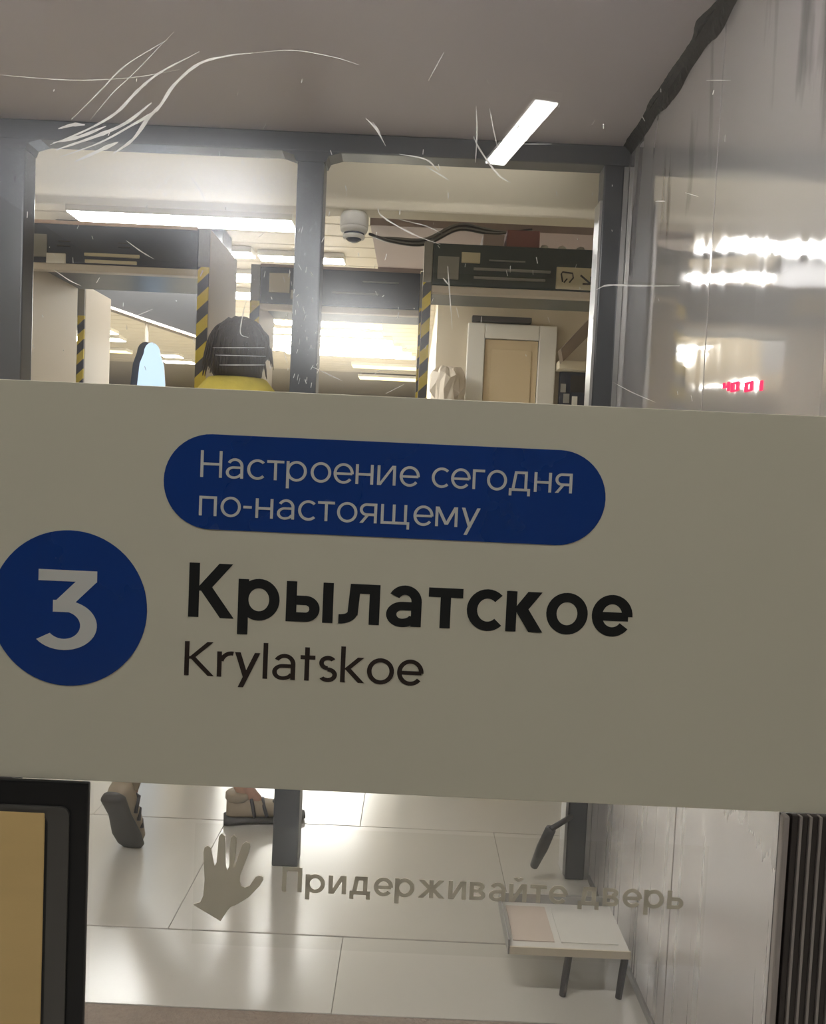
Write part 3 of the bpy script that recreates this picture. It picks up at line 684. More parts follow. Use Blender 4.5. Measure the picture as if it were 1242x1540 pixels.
# glowing red digits set on the steel in place of a mirrored clock
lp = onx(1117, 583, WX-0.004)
led = thing('mirrored_led_clock', 'small red glowing digits on the steel wall in place of a mirrored clock', 'reflection', loc=(WX-0.003, lp.y, lp.z))
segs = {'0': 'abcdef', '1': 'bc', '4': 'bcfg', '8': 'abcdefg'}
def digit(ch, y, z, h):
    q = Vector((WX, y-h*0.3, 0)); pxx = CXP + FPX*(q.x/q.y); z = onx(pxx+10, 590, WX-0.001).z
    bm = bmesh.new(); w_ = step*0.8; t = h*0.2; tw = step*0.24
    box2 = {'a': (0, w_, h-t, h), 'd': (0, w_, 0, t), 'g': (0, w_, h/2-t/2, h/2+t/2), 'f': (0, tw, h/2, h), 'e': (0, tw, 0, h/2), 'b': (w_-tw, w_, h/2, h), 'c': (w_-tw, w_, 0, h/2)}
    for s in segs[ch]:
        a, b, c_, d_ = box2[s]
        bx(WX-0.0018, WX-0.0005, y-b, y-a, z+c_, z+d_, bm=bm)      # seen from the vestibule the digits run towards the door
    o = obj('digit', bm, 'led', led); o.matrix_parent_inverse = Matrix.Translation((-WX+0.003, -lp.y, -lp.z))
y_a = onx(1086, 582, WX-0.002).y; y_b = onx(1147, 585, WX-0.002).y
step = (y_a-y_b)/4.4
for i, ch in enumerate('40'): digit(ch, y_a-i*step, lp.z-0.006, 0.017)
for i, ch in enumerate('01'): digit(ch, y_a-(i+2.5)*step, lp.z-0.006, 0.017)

# ================================================================== HALL: DETECTOR ARCHES
def arch(name, label, X0, X1, Y, H=2.2, hh=0.19, m='green', dep=0.42, extra=None, up=0.05):
    a = thing(name, label, 'detector arch', loc=((X0+X1)/2, Y, 0))
    inv = Matrix.Translation((-(X0+X1)/2, -Y, 0))
    def ch(nm, bm, mm, parent=a):
        o = obj(nm, bm, mm, parent); o.matrix_parent_inverse = inv if parent is a else Matrix.Identity(4); return o
    ch('header', bx(X0+up, X1-up, Y, Y+dep, H-hh, H-0.004, 0.006), m)
    ch('header_trim', bx(X0+up, X1-up, Y+0.004, Y+0.05, H-hh-0.03, H-hh, 0.004), 'upright')
    for (xa, xb) in ((X0, X0+up), (X1-up, X1)):
        ch('upright', bx(xa, xb, Y+0.012, Y+dep, 0, H, 0.006), 'upright')
        ch('hazard_strip', bx(xa+0.002, xb-0.002, Y, Y+0.011, 0.05, H-hh+0.01), 'tape')
        ch('upright_cap', bx(xa+0.002, xb-0.002, Y, Y+0.011, H-hh+0.011, H), 'grey')
    for nm, xa, xb, za, zb_, mm in (extra or []):
        ch(nm, bx(xa, xb, Y-0.006, Y+0.004, za, zb_, 0.0015, seg=1), mm)
    return a, ch
def XZ(px_, py_, Y): p = at(px_, py_, Y); return p.x, p.z
def ext(nm, x0, y0, x1, y1, Y, mm):
    a = XZ(x0, (y0+y1)/2, Y); b = XZ(x1, (y0+y1)/2, Y); c_ = XZ((x0+x1)/2, y0, Y); d_ = XZ((x0+x1)/2, y1, Y)
    return (nm, a[0], b[0], d_[1], c_[1], mm)
# left arch
YA = 3.47
xa = XZ(40, 430, YA)[0]-0.05; xb = XZ(313, 450, YA)[0]
A_, chA = arch('metal_detector', 'navy topped metal detector arch nearest the left post', xa, xb, YA, 2.20, 0.175, 'navy', 0.52,
     [ext('sticker', 45, 352, 71, 386, YA, 'grey'), ext('sticker', 70, 381, 99, 396, YA, 'white'),
      ext('vent_slot', 127, 382, 210, 387, YA, 'sticker'), ext('vent_slot', 128, 392, 206, 397, YA, 'sticker'),
      ext('vent_slot', 88, 362, 106, 364, YA, 'dark'), ext('vent_slot', 86, 369, 106, 371, YA, 'dark'), ext('vent_slot', 178, 365, 196, 367, YA, 'dark'), ext('vent_slot', 178, 371, 196, 373, YA, 'dark')])
chA('top_edge', bx(xa+0.05, xb-0.055, YA-0.004, YA+0.03, 2.188, 2.204, 0.003), mat('peach_trim', (0.85, 0.62, 0.48), 0.35))
# right arch
YC = 3.52
xa = XZ(633, 480, YC)[0]; xb = xa+0.86
C_, chC = arch('metal_detector', 'dark green topped metal detector arch in front of the white door', xa, xb, YC, 2.20, 0.185, 'green', 0.42,
     [ext('sticker', 658, 386, 690, 420, YC, 'grey'), ext('sticker', 694, 380, 722, 396, YC, 'sticker'),
      ext('vent_slot', 735, 392, 790, 394, YC, 'grey'), ext('vent_slot', 712, 405, 828, 409, YC, 'grey'), ext('vent_slot', 712, 418, 820, 422, YC, 'grey'),
      ext('sign_plate', 836, 403, 896, 436, YC, 'sticker')], up=0.04)
# pictogram on the plate: bag outline and arrow
def pic(pts, wd):
    P2 = [XZ(a, b, YC-0.0075) for a, b in pts]
    bm = prism(stroke(P2, wd*YC/FPX), 'y', YC-0.0085, YC-0.0062)
    return chC('pictogram', bm, 'dark')
pic([(846, 424), (844, 412), (846, 409), (861, 411), (862, 418), (856, 425)], 2.2); pic([(848, 425), (853, 419)], 2.0)
pic([(873, 414), (888, 427)], 2.6); pic([(876, 427), (888, 427.5), (889, 416)], 2.6)
# middle arch, farther
YB = 4.05
xb = XZ(646, 440, YB)[0]; xa = xb-0.90
B_, chB = arch('metal_detector', 'blue-grey topped metal detector arch in the middle, farther back', xa, xb, YB, 2.20, 0.19, 'navy', 0.42,
     [ext('sticker', 405, 411, 436, 440, YB, 'sticker'), ext('vent_slot', 545, 424, 600, 426, YB, 'grey'), ext('vent_slot', 500, 440, 570, 443, YB, 'grey'), ext('sticker', 437, 436, 443, 450, YB, 'white')])
chB('top_edge', bx(xa+0.05, xb-0.05, YB-0.004, YB+0.02, 2.19, 2.204), 'pink')
# far left arch
YD = 4.7
xb = XZ(127, 480, YD)[0]; xa = xb-0.86
arch('metal_detector', 'metal detector arch behind the left arch, only its right upright in view', xa, xb, YD, 2.20, 0.19, 'navy', 0.40, up=0.042)

# clutter above the right arch
pk = thing('cable_tray', 'dusty pink cable tray with cables above the right arch', 'cable tray', loc=(0.5, 4.6, 2.45))
PK = Matrix.Translation((-0.5, -4.6, -2.45))
def kchild(nm, bm, mm, sm=False):
    o = obj(nm, bm, mm, pk, sm); o.matrix_parent_inverse = PK; return o
kx0 = XZ(556, 350, 4.3)[0]
kchild('tray_floor', bx(kx0, 2.2, 4.3, 5.2, 2.50, 2.515), 'pink'); kchild('tray_side', bx(kx0, 2.2, 4.29, 4.30, 2.49, 2.60), 'pink')
kchild('tray_side', bx(kx0, 2.2, 5.2, 5.21, 2.49, 2.60), 'pink')
for i in range(3): kchild('hanger', bx(kx0+0.2+i*0.6, kx0+0.22+i*0.6, 4.6, 4.62, 2.515, HC), 'grey')
for i in range(4):
    ya = 4.0+i*0.06
    pth = [at(556+i*4, 352+i*2, 3.3+i*0.05), at(590, 364-i*2, 3.6), at(640, 368-i*3, 3.8), at(690, 346-i*3, 4.1), at(740, 352-i*2, 4.2), at(800, 345+i*3, 4.25)]
    kchild('cable', tube(catmull(pth, 5), 0.006, seg=6), 'dark' if i % 2 == 0 else 'grey', True)
def wbox(nm, x0, y0, x1, y1, Y, dep, mm, label, cat):
    e = ext(nm, x0, y0, x1, y1, Y, mm); return tag(obj(nm, bx(e[1], e[2], Y, Y+dep, e[3], e[4], 0.006), mm), label, cat)
YT = YC+0.05
def on_arch(nm, x0, y0, x1, y1, mm, label, cat, dep=0.16):
    e = ext(nm, x0, y0, x1, y1, YT, mm)
    return tag(obj(nm, bx(e[1], e[2], YT, YT+dep, 2.197, max(e[4], 2.21), 0.006), mm), label, cat)
on_arch('red_box', 762, 346, 812, 376, 'red', 'dull red box lying on top of the right arch', 'box')
on_arch('white_carton', 726, 352, 758, 375, 'pink', 'pinkish carton on the right arch beside the red box', 'box')
for i, (x0_, x1_, y_) in enumerate(((812, 826, 366), (838, 852, 369), (866, 880, 371))):
    p = at((x0_+x1_)/2, y_, YT+0.05)
    bm = lathe([(0.006, -0.016), (0.020, -0.010), (0.021, 0.006), (0.014, 0.018), (0.004, 0.021)], 16)
    bmesh.ops.rotate(bm, verts=bm.verts, cent=(0, 0, 0), matrix=Matrix.Rotation(R(35*i), 3, 'Y'))
    o = obj('cable_coupler', bm, 'white' if i < 2 else 'grey', None, True); o.location = (p.x, p.y, 2.213)
    tag(o, ['white cable coupler on the right arch next to the red box', 'white cable coupler on the right arch, middle of three', 'grey cable coupler on the right arch nearest the right post'][i], 'coupler')

# dome camera under the lintel
dc = at(533, 330, 2.745)
dome = thing('dome_camera', 'white dome security camera hanging under the beige lintel', 'security camera', loc=(dc.x, 2.745, 2.062))
obj('mount', lathe([(0.040, 0.0), (0.044, -0.006), (0.048, -0.012), (0.048, -0.045), (0.044, -0.052)][::-1], 28), 'white', dome, True)
obj('dome_ring', lathe([(0.036, -0.068), (0.045, -0.060), (0.047, -0.052), (0.044, -0.048)], 28), 'white', dome, True)
prof = [(0.036*math.cos(R(a)), -0.062-0.036*math.sin(R(a))) for a in range(85, -1, -10)]
obj('smoked_bubble', lathe([(0.002, -0.098)] + prof, 24), 'smoke', dome, True)
ring2 = obj('lower_guard', lathe([(0.030, -0.086), (0.036, -0.084), (0.0375, -0.078), (0.036, -0.074)], 24), 'white', dome, True)

# white door on the far beige wall
YW = 7.2
dx0, dz1 = XZ(703, 500, YW); dx1 = XZ(836, 500, YW)[0]; dz1 = XZ(770, 490, YW)[1]
dr = struct(bpy.data.objects.new('door_2', None), 'white framed door with cream panel in the far beige wall'); C.objects.link(dr); dr.location = (dx0, YW, 0)
def drc(nm, bm, mm):
    o = obj(nm, bm, mm, dr); o.matrix_parent_inverse = Matrix.Translation((-dx0, -YW, 0)); return o
fw = XZ(727, 540, YW)[0]-dx0
drc('jamb', bx(dx0, dx0+fw, YW-0.07, YW-0.001, 0, dz1, 0.008), 'white'); drc('jamb', bx(dx1-fw, dx1, YW-0.07, YW-0.001, 0, dz1, 0.008), 'white')
drc('lintel', bx(dx0+fw, dx1-fw, YW-0.07, YW-0.001, dz1-0.13, dz1, 0.008), 'white')
drc('leaf', bx(dx0+fw+0.005, dx1-fw-0.005, YW-0.045, YW-0.005, 0.01, dz1-0.135, 0.004), 'cream')
drc('leaf_panel', bx(dx0+fw+0.06, dx1-fw-0.06, YW-0.052, YW-0.046, 0.2, dz1-0.22, 0.003), 'cream')
drc('door_handle', tube([(dx0+fw+0.03, YW-0.046, 1.05), (dx0+fw+0.03, YW-0.09, 1.05), (dx0+fw+0.12, YW-0.09, 1.05)], 0.009), 'alu')
drc('closer', bx(dx0+0.03, dx0+fw*3.6, YW-0.10, YW-0.02, dz1+0.01, dz1+0.06, 0.008), 'dark')
# right of it: brown slanted beam, dark notice board
tag(obj('sloping_beam', prism([XZ(842, 526, 6.9), XZ(893, 472, 6.9), XZ(893, 497, 6.9), XZ(845, 545, 6.9)], 'y', 6.85, 7.0), mat('brown_beam', (0.20, 0.15, 0.11), 0.5)), 'brown sloping beam right of the white door', 'beam')
e = ext('b', 838, 545, 895, 558, 7.1, 'beige'); tag(obj('wall_shelf', bx(e[1], e[2]+0.2, 7.0, YW, e[3], e[4], 0.006), 'beige'), 'beige ledge above the dark board by the white door', 'ledge')
nb = ext('b', 840, 560, 892, 640, 7.15, 'navy')
board = thing('notice_board', 'dark notice board with pale notices right of the white door', 'board', loc=(nb[1], 7.15, nb[3]))
def nch(nm, bm, mm): o = obj(nm, bm, mm, board); o.matrix_parent_inverse = Matrix.Translation((-nb[1], -7.15, -nb[3])); return o
nch('panel', bx(nb[1], nb[2]+0.1, 7.15, YW, nb[3], nb[4], 0.004), 'navy')
for x0_, y0_, x1_, y1_, mm in ((843, 577, 851, 590, 'grey'), (847, 592, 856, 606, 'grey'), (860, 596, 868, 609, 'white'), (858, 565, 880, 590, 'dark')):
    e = ext('n', x0_, y0_, x1_, y1_, 7.14, mm); nch('notice', bx(e[1], e[2], 7.142, 7.151, e[3], e[4]), mm)
# cable cover left of the door
sk = at(673, 556, 7.05)
bm = lathe([(0.10, 0.0), (0.17, 0.12), (0.16, 0.5), (0.14, 0.9), (0.16, sk.z-0.55), (0.13, sk.z-0.3), (0.15, sk.z-0.16), (0.15, sk.z-0.07), (0.10, sk.z), (0.03, sk.z-0.02)], 18)
for v in bm.verts: v.co.x *= random.uniform(0.62, 1.25); v.co.y *= random.uniform(0.6, 1.0)*0.7; v.co.z = max(0, v.co.z+random.uniform(-0.05, 0.05)*(v.co.z > 0.01))
o = obj('bundled_sack', bm, 'upright', None, False); o.location = (sk.x, 7.02, 0)
tag(o, 'crumpled pale bundle standing at the wall left of the white door', 'bundle')

# pale blue kiosk and sloping soffit, left
YK = 5.0
k0, k1 = XZ(203, 600, YK)[0], XZ(248, 600, YK)[0]; kt = XZ(226, 514, YK)[1]
kio = thing('info_kiosk', 'tapered pale blue glowing info kiosk with navy case beyond the left arch', 'kiosk', loc=((k0+k1)/2, YK, 0))
PKI = Matrix.Translation((-(k0+k1)/2, -YK, 0))
def kio_prof(ins, dx=0.0):
    xm = (k0+k1)/2+dx; hw = (k1-k0)/2
    pts = [(xm-hw*1.35+ins, 0.1)]
    for t, f in ((0.55, 1.28), (0.80, 1.05), (0.93, 0.80)): pts.append((xm-hw*f+ins, kt*t))
    for k in range(9): a = math.pi - math.pi*k/8; pts.append((xm+(hw*0.55-ins)*math.cos(a), kt-0.07-ins+0.07*math.sin(a)))
    for t, f in ((0.93, 0.80), (0.80, 1.05), (0.55, 1.28)): pts.append((xm+hw*f-ins, kt*t))
    pts.append((xm+hw*1.35-ins, 0.1)); return pts
for nm, bm, mm in (('case', prism(kio_prof(-0.004, -0.045), 'y', YK+0.03, YK+0.16), 'navy'), ('screen', prism(kio_prof(0.004), 'y', YK, YK+0.03), 'screen'), ('foot', bx(k0-0.1, k1+0.1, YK-0.1, YK+0.25, 0, 0.1, 0.01), 'dark')):
    o = obj(nm, bm, mm, kio); o.matrix_parent_inverse = PKI
YS = 6.2
sf = thing('sloping_soffit', 'dark grey sloping soffit with pale lower edge under the hall ceiling', 'soffit', loc=tuple(at(230, 470, YS)))
PS = Matrix.Translation(-at(230, 470, YS))
o = obj('soffit_panel', prism([XZ(80, 434, YS), XZ(162, 463, YS), XZ(222, 484, YS), XZ(330, 520, YS), (XZ(330, 500, YS)[0], HC), (XZ(80, 500, YS)[0], HC)], 'y', YS, YS+0.3), mat('grey_soffit', (0.05, 0.05, 0.052), 0.5), sf); o.matrix_parent_inverse = PS
o = obj('soffit_edge', tube([at(80, 434, YS-.02), at(162, 463, YS-.02), at(222, 484, YS-.02), at(330, 520, YS-.02)], 0.022, seg=6), 'upright', sf); o.matrix_parent_inverse = PS
o = obj('hanging_rod', tube([at(221, 484, YS-.02), at(220, 516, YS-.02), at(219, 560, YS-.02)], 0.014, seg=6), 'upright', sf); o.matrix_parent_inverse = PS

# ================================================================== LAMPS
def lamp(label, xl, xr, py, zc_, wd, m='lamp', xlim=None, group=None, name='ceiling_lamp'):
    a = onz(xl, py, zc_); b = onz(xr, py, zc_)
    d = onz((xl+xr)/2, py+ (xr-xl)*0.0, zc_)
    Yc = (a.y+b.y)/2
    a = at(xl, py, Yc); b = at(xr, py, Yc); xm = (a.x+b.x)/2; ln = abs(b.x-a.x)
    t = thing(name, label, 'lamp', group, (xm, Yc, zc_))
    obj('housing', bx(-ln/2-0.008, ln/2+0.008, -wd/2-0.008, wd/2+0.008, 0.001, min(0.06, max(0.049, HC-zc_-0.001)), 0.004), 'white', t)
    if HC-zc_ > 0.1:
        for q_ in (-1, 1): obj('hanger', tube([(q_*ln*0.35, 0, 0.055), (q_*ln*0.35, 0, HC-zc_)], 0.01, seg=8), 'grey', t)
    obj('diffuser', bx(-ln/2, ln/2, -wd/2, wd/2, -0.003, 0.003), m, t)
    return t
ZL = 2.95
lamp('longest bright ceiling lamp above the left arch', 112, 442, 333, ZL, 0.26)
lamp('short ceiling lamp left of the middle arch, upper of three', 322, 380, 383, ZL, 0.18)
lamp('ceiling lamp crossing behind the middle post above the middle arch', 391, 517, 391, ZL, 0.17)
lamp('ceiling lamp above the person, second of three going down', 325, 397, 418, ZL, 0.30)
lamp('ceiling lamp just above the head of the person, third of three', 335, 396, 445, ZL, 0.32)
lamp('far ceiling lamp just below the blue-grey arch top', 405, 570, 472, ZL, 0.30)
for i, (l_, r_, y_, wd) in enumerate(((412, 574, 488, 0.3), (348, 574, 499, 0.34), (346, 590, 510, 0.36), (348, 604, 519, 0.4), (352, 618, 527, 0.4), (430, 624, 534, 0.3))):
    lamp(['first', 'second', 'third', 'fourth', 'fifth', 'sixth'][i] + ' lamp from the top in the dazzling block of far lamps', l_, r_, y_, ZL, wd, 'lampfar', group='far block of lamps')
lamp('far warm yellow lamp under the dazzling block', 530, 626, 553, ZL, 0.4, 'lampwarm')
lamp('farthest yellow lamp low above the strip', 540, 626, 570, ZL, 0.5, 'lampwarm')
lamp('far bright lamp between the left uprights', 66, 118, 506, 2.45, 0.5, 'lampfar')
lamp('far yellow lamp between the left uprights', 90, 118, 487, ZL, 0.4, 'lampwarm')
lamp('far small lamp right of the cream upright, upper', 158, 172, 500, ZL, 0.3, 'lampfar')
lamp('far small lamp right of the cream upright, lower', 158, 184, 511, ZL, 0.3, 'lampfar')
lamp('far yellow lamp left of the blue kiosk', 158, 194, 529, ZL, 0.3, 'lampwarm')
lamp('far lamp right of the blue kiosk, upper', 244, 272, 536, ZL, 0.3, 'lampfar')
lamp('far lamp right of the blue kiosk, lower', 246, 292, 545, ZL, 0.3, 'lampfar')

# near side: the lamp that mirrors in the glass (upper right), and unseen ones added to light the door front
def mirror_pt(px_, py_, z):
    p = onz(px_, py_, z); return Vector((p.x, 2*DY-p.y, z))
zl = NC-0.05
a = mirror_pt(744, 247, zl); b = mirror_pt(822, 155, zl)
ml_ = thing('ceiling_lamp', 'slanted bright lamp mirrored in the upper part of the glass door', 'lamp', loc=tuple((a+b)/2))
dvec = (b-a); ml_.rotation_euler = (0, 0, math.atan2(dvec.y, dvec.x)); L2 = dvec.length/2
obj('housing', bx(-L2-0.02, L2+0.02, -0.07, 0.07, 0.008, 0.049, 0.005), 'white', ml_)
obj('diffuser', bx(-L2, L2, -0.055, 0.055, -0.002, 0.012), 'lampmirror', ml_)
for i, (x, y) in enumerate(((-1.6, -0.5), (1.6, -0.5), (0.0, -0.75))):
    t = thing('ceiling_lamp', ['added unseen lamp over the near side of the door, left', 'added unseen lamp over the near side of the door, right', 'added unseen lamp over the photographer'][i], 'lamp', loc=(x, y, zl))
    obj('housing', bx(-0.62, 0.62, -0.08, 0.08, 0.012, 0.049, 0.005), 'white', t); obj('diffuser', bx(-0.6, 0.6, -0.06, 0.06, -0.03, 0.014, 0.01), 'fillnear', t)

for i, x in enumerate((-1.35, -0.25)):  # lamps added out of view to brighten the vestibule
    t = thing('ceiling_lamp', ['added unseen vestibule lamp just inside the door, left', 'added unseen vestibule lamp just inside the door, right'][i], 'lamp', loc=(x, 1.05, VC-0.03))
    obj('housing', bx(-0.42, 0.42, -0.06, 0.06, 0.008, 0.029, 0.004), 'white', t); obj('diffuser', bx(-0.4, 0.4, -0.045, 0.045, -0.025, 0.01, 0.008), 'fillvest', t)

for i, x in enumerate((-1.6, -0.8, 0.1)):  # strips added behind the head rail, out of view, to brighten the lintel
    t = thing('ceiling_lamp', ['added slim lamp hidden above the portal frame, left', 'added slim lamp hidden above the portal frame, middle', 'added slim lamp hidden above the portal frame, right'][i], 'lamp', loc=(x, 2.52, 2.345))
    obj('housing', bx(-0.36, 0.36, -0.04, 0.04, 0.001, 0.014, 0.003), 'white', t); obj('diffuser', bx(-0.35, 0.35, -0.03, 0.03, -0.012, 0.003, 0.004), 'fillportal', t)

# ================================================================== PERSON (walking away beyond the left bay)
def skin_obj(name, verts, edges, radii, m, parent, root=0, sub=2):
    me = bpy.data.meshes.new(name); me.from_pydata([tuple(v) for v in verts], edges, [])
    o = link(name, me, m, parent)
    md = o.modifiers.new('skin', 'SKIN'); md.use_smooth_shade = True
    sv = me.skin_vertices[0] if me.skin_vertices else None
    if sv is None:
        bpy.context.view_layer.objects.active = o
        me.skin_vertices.new() if hasattr(me.skin_vertices, 'new') else None
        sv = me.skin_vertices[0]
    for i, r_ in enumerate(radii):
        sv.data[i].radius = (r_, r_) if not isinstance(r_, tuple) else r_
        sv.data[i].use_root = (i == root)
    s = o.modifiers.new('sub', 'SUBSURF'); s.levels = sub; s.render_levels = sub
    return o
hd = at(362, 534, 2.74)
rheel = onz(338, 1238, 0); rtoe_dir = Vector((0.97, 0.25, 0)).normalized()
ltoe = onz(190, 1282, 0); ldir = Vector((0.12, 1.0, 0)).normalized()
per = thing('person', 'person with dark hair and yellow top walking away behind the left glazing bay', 'person', loc=(hd.x, hd.y, 0))
PV = Matrix.Translation((-hd.x, -hd.y, 0))
def facing(d): return math.atan2(-d.x, d.y)
lift = R(56)
shoeR = Matrix.Translation(rheel) @ Matrix.Rotation(facing(rtoe_dir), 4, 'Z')
shoeL = Matrix.Translation(ltoe + ldir*0.03) @ Matrix.Rotation(facing(ldir), 4, 'Z') @ Matrix.Rotation(-lift, 4, 'X') @ Matrix.Translation((0, -0.25, -0.004))
rank = shoeR @ Vector((0, 0.045, 0.125)); lank = shoeL @ Vector((0, 0.05, 0.125)); toeR = shoeR @ Vector((0, 0.12, 0.055)); toeL = shoeL @ Vector((0, 0.12, 0.06))
pel = Vector((hd.x-0.05, hd.y-0.06, 0.93))
fw_ = Vector((0.55, 0.83, 0)); rt = Vector((0.83, -0.55, 0))
hipR, hipL = pel + rt*0.09, pel - rt*0.09
kneeR = (hipR+rank)/2 + fw_*0.06; kneeL = (hipL+lank)/2 + fw_*0.03 + Vector((0, 0, 0.01))
chest = pel + Vector((0.03, 0.03, 0.36)); neckb = Vector((hd.x-0.005, hd.y-0.03, hd.z-0.20)); 
shR, shL = neckb + rt*0.17 - Vector((0, 0, 0.06)), neckb - rt*0.17 - Vector((0, 0, 0.06))
elR, elL = shR + Vector((0, 0, -0.29)) + rt*0.04 - fw_*0.06, shL + Vector((0, 0, -0.29)) - rt*0.04 + fw_*0.05
wrR, wrL = elR + Vector((0, 0, -0.24)) + fw_*0.06, elL + Vector((0, 0, -0.22)) + fw_*0.13
V = [pel, hipR, kneeR, rank, toeR, hipL, kneeL, lank, toeL,
     chest, neckb, Vector((hd.x, hd.y-0.01, hd.z-0.11)), shR, elR, wrR, shL, elL, wrL]
Eg = [(0, 1), (1, 2), (2, 3), (3, 4), (0, 5), (5, 6), (6, 7), (7, 8), (0, 9), (9, 10), (10, 11), (10, 12), (12, 13), (13, 14), (10, 15), (15, 16), (16, 17)]
rd = [0.13, 0.085, 0.058, 0.034, 0.018, 0.085, 0.058, 0.034, 0.018, 0.14, 0.062, 0.055, 0.055, 0.042, 0.028, 0.055, 0.042, 0.028]
for base, dn in ((14, fw_*0.02+Vector((0, 0, -0.08))), (17, fw_*0.04+Vector((0, 0, -0.08)))):
    palm = len(V); V.append(V[base]+dn); Eg.append((base, palm)); rd.append(0.026)
    for k in range(4):
        off = fw_*(0.027-0.018*k); q = len(V)
        V.append(V[palm]+off+dn*0.35); V.append(V[palm]+off*1.1+dn*(0.85-0.08*abs(k-1.3))+rt*(-0.008 if base == 14 else 0.008)); V.append(V[palm]+off+dn*(1.15-0.1*abs(k-1.3))+rt*(-0.02 if base == 14 else 0.02))
        Eg += [(palm, q), (q, q+1), (q+1, q+2)]; rd += [0.009, 0.0085, 0.007]
    q = len(V); V.append(V[base]+dn*0.6+fw_*0.035); V.append(V[base]+dn*1.15+fw_*0.055); Eg += [(base, q), (q, q+1)]; rd += [0.010, 0.008]
V = [PV @ v for v in V]
def pc(o): return o
body = skin_obj('body', V, Eg, rd, 'skin', per)
# head: shaped sphere with nose, ears
def head_mesh():
    bm = bmesh.new(); bmesh.ops.create_uvsphere(bm, u_segments=24, v_segments=18, radius=1)
    for v in bm.verts:
        x, y, z = v.co; s = 1.0 - 0.22*max(0, -z)
        v.co = Vector((x*0.076*s, y*0.095*(1-0.10*max(0, -z)) + (0.012 if z < -0.3 and y > 0 else 0), z*0.118))
    for v in bm.verts:                                   # nose, brow and eye hollows on the +y side
        if v.co.y > 0.07 and abs(v.co.x) < 0.014 and -0.035 < v.co.z < 0.012: v.co.y += 0.018
        if v.co.y > 0.06 and 0.02 < abs(v.co.x) < 0.045 and 0 < v.co.z < 0.03: v.co.y -= 0.007
    for s in (-1, 1):
        r = bmesh.ops.create_uvsphere(bm, u_segments=10, v_segments=8, radius=1)
        for v in r['verts']: v.co = Vector((s*0.079 + v.co.x*0.010, -0.008 + v.co.y*0.018, -0.005 + v.co.z*0.031))
    return bm
hm = Matrix.Translation(PV @ hd) @ Matrix.Rotation(R(-18), 4, 'Z')
o = obj('head', head_mesh(), 'skin', per, True); o.matrix_local = hm
for s in (-1, 1):
    bm = bmesh.new(); bmesh.ops.create_uvsphere(bm, u_segments=10, v_segments=8, radius=0.011)
    q = obj('eye', bm, 'white', o, True); q.location = (s*0.031, 0.080, 0.012)
q = obj('lips', tube([(-0.024, 0.084, -0.058), (0, 0.094, -0.056), (0.024, 0.084, -0.058)], [0.003, 0.006, 0.003], seg=8), 'red', o, True)
def hair_mesh():
    bm = bmesh.new(); bmesh.ops.create_icosphere(bm, subdivisions=4, radius=1)
    kill = [v for v in bm.verts if (v.co.y > 0.45 and v.co.z < 0.45) or (v.co.y > 0.15 and v.co.z < -0.15) or v.co.z < -0.80]
    bmesh.ops.delete(bm, geom=kill, context='VERTS')
    for v in bm.verts:
        n = v.co.normalized(); a = math.atan2(n.y, n.x)
        wob = 1 + 0.035*math.sin(a*9+n.z*7) + 0.025*math.sin(a*17-n.z*11)
        v.co = Vector((n.x*0.104*wob, n.y*0.118*wob - 0.008, n.z*0.120*wob + 0.004))
    return bm
o = obj('hair', hair_mesh(), 'hair', per, True); o.matrix_local = hm
sd = o.modifiers.new('solid', 'SOLIDIFY'); sd.thickness = 0.012
# strands
bm = bmesh.new()
for i in range(160):
    a = random.uniform(math.pi*0.9, math.pi*2.1); z = random.uniform(-0.25, 0.9); c_ = math.sqrt(max(0, 1-z*z))
    p0 = Vector((c_*math.cos(a)*0.106, c_*math.sin(a)*0.120-0.008, z*0.122))
    dn = Vector((math.cos(a)*0.01, math.sin(a)*0.01, -0.05))
    tube([p0, p0+dn*0.5+Vector((0, 0, 0.004)), p0+dn*1.1], [0.004, 0.0035, 0.0012], bm, seg=5)
q = obj('hair_strands', bm, 'hair', per, True); q.matrix_local = hm; q['kind'] = 'stuff'
# yellow top
TV = [pel + Vector((0, 0, -0.02)), chest, neckb + Vector((0, 0, -0.02)), shR, shR.lerp(elR, 0.8), shL, shL.lerp(elL, 0.8)]
skin_obj('top', [PV @ v for v in TV], [(0, 1), (1, 2), (2, 3), (3, 4), (2, 5), (5, 6)], [0.16, 0.165, 0.088, 0.075, 0.062, 0.075, 0.062], 'yellow', per)
cb = PV @ (neckb + Vector((0, 0.01, 0.035)))
o = obj('collar', lathe([(0.19, -0.05), (0.165, 0.0), (0.130, 0.045), (0.100, 0.080), (0.092, 0.084), (0.088, 0.078), (0.09, 0.0)], 32), 'yellow', per, True); o.location = cb; o.scale = (1, 0.8, 1)
# shorts
SV = [pel, hipR, hipR.lerp(kneeR, 0.85), hipL, hipL.lerp(kneeL, 0.85)]
skin_obj('shorts', [PV @ v for v in SV], [(0, 1), (1, 2), (0, 3), (3, 4)], [0.145, 0.105, 0.085, 0.105, 0.085], 'shorts', per)
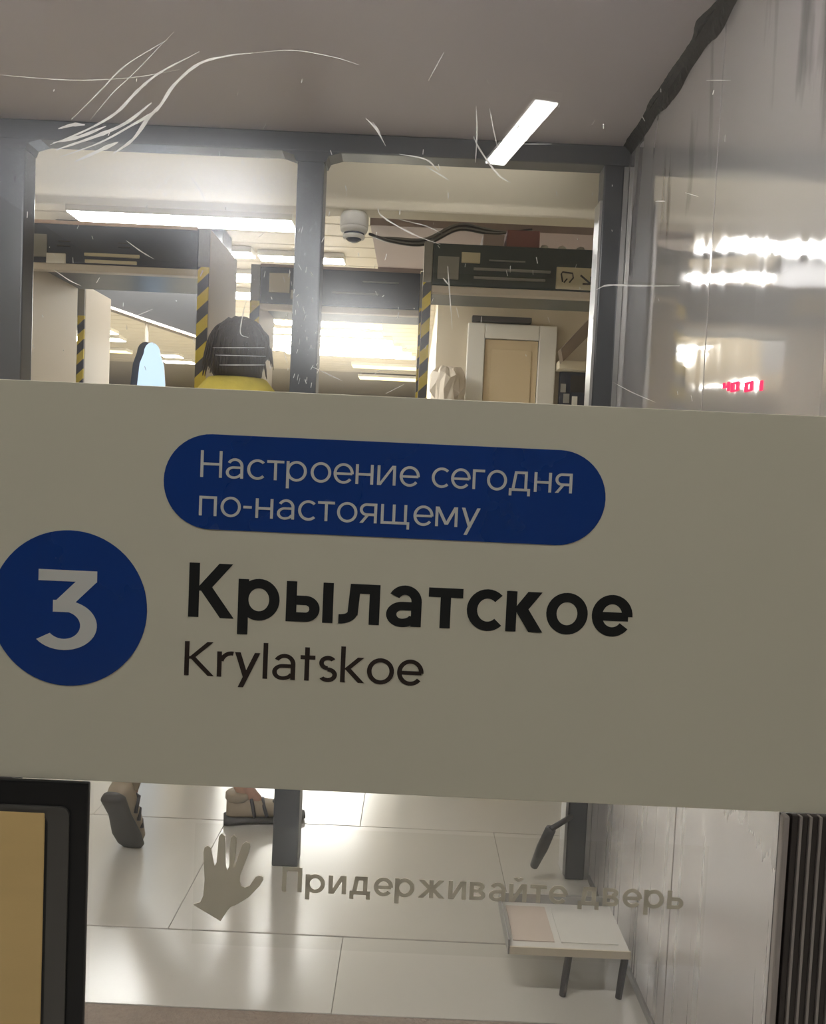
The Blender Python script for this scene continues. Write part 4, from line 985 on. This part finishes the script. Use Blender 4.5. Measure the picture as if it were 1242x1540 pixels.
# shoes: built along +y, heel at origin, then placed
def shoe_parts(length=0.265):
    def ring(y, hw, zl, zh, n=14):
        out = []
        for k in range(n):
            t = 2*math.pi*k/n; c_, s_ = math.cos(t), math.sin(t)
            out.append((hw*math.copysign(abs(c_)**0.7, c_), y, (zl+zh)/2 + (zh-zl)/2*math.copysign(abs(s_)**0.8, s_)))
        return out
    def loft(sections):
        bm = bmesh.new(); rs = [[bm.verts.new(p) for p in s] for s in sections]; n = len(rs[0])
        for a, b in zip(rs, rs[1:]):
            for k in range(n): bm.faces.new((a[k], a[(k+1) % n], b[(k+1) % n], b[k]))
        bm.faces.new(rs[0][::-1]); bm.faces.new(rs[-1]); return bm
    up = loft([ring(0.004, 0.022, 0.03, 0.075), ring(0.018, 0.033, 0.022, 0.095), ring(0.06, 0.036, 0.02, 0.092), ring(0.11, 0.038, 0.02, 0.078), ring(0.17, 0.043, 0.02, 0.062), ring(0.22, 0.041, 0.02, 0.048), ring(0.252, 0.026, 0.02, 0.036)])
    so = loft([ring(-0.004, 0.028, 0.0, 0.030), ring(0.012, 0.038, 0.0, 0.034), ring(0.09, 0.036, 0.006, 0.028), ring(0.18, 0.047, 0.0, 0.024), ring(0.235, 0.043, 0.002, 0.024), ring(0.266, 0.024, 0.006, 0.024)])
    cf = lathe([(0.036, 0.080), (0.042, 0.088), (0.041, 0.104), (0.034, 0.108)], 18, 0, 0.040)
    return up, so, cf
def strap_bms():
    out = []
    for y, z in ((0.085, 0.090), (0.125, 0.074), (0.165, 0.063)):
        out.append(tube([(-0.043, y+0.01, 0.03), (-0.036, y, z-0.012), (0, y-0.004, z+0.004), (0.036, y, z-0.012), (0.043, y+0.01, 0.03)], 0.006, seg=8))
    return out
def shoe(mtx, nm='shoe'):
    up, so, cf = shoe_parts()
    o = obj(nm, up, 'shoe', per, True); o.matrix_local = mtx
    q = obj('sole', so, 'sole', o, True)
    q = obj('ankle_cuff', cf, 'shoe', o, True)
    for b in strap_bms(): obj('strap', b, 'dark', o, True)
    return o
shoe(PV @ shoeR); shoe(PV @ shoeL)
bpy.context.view_layer.update()
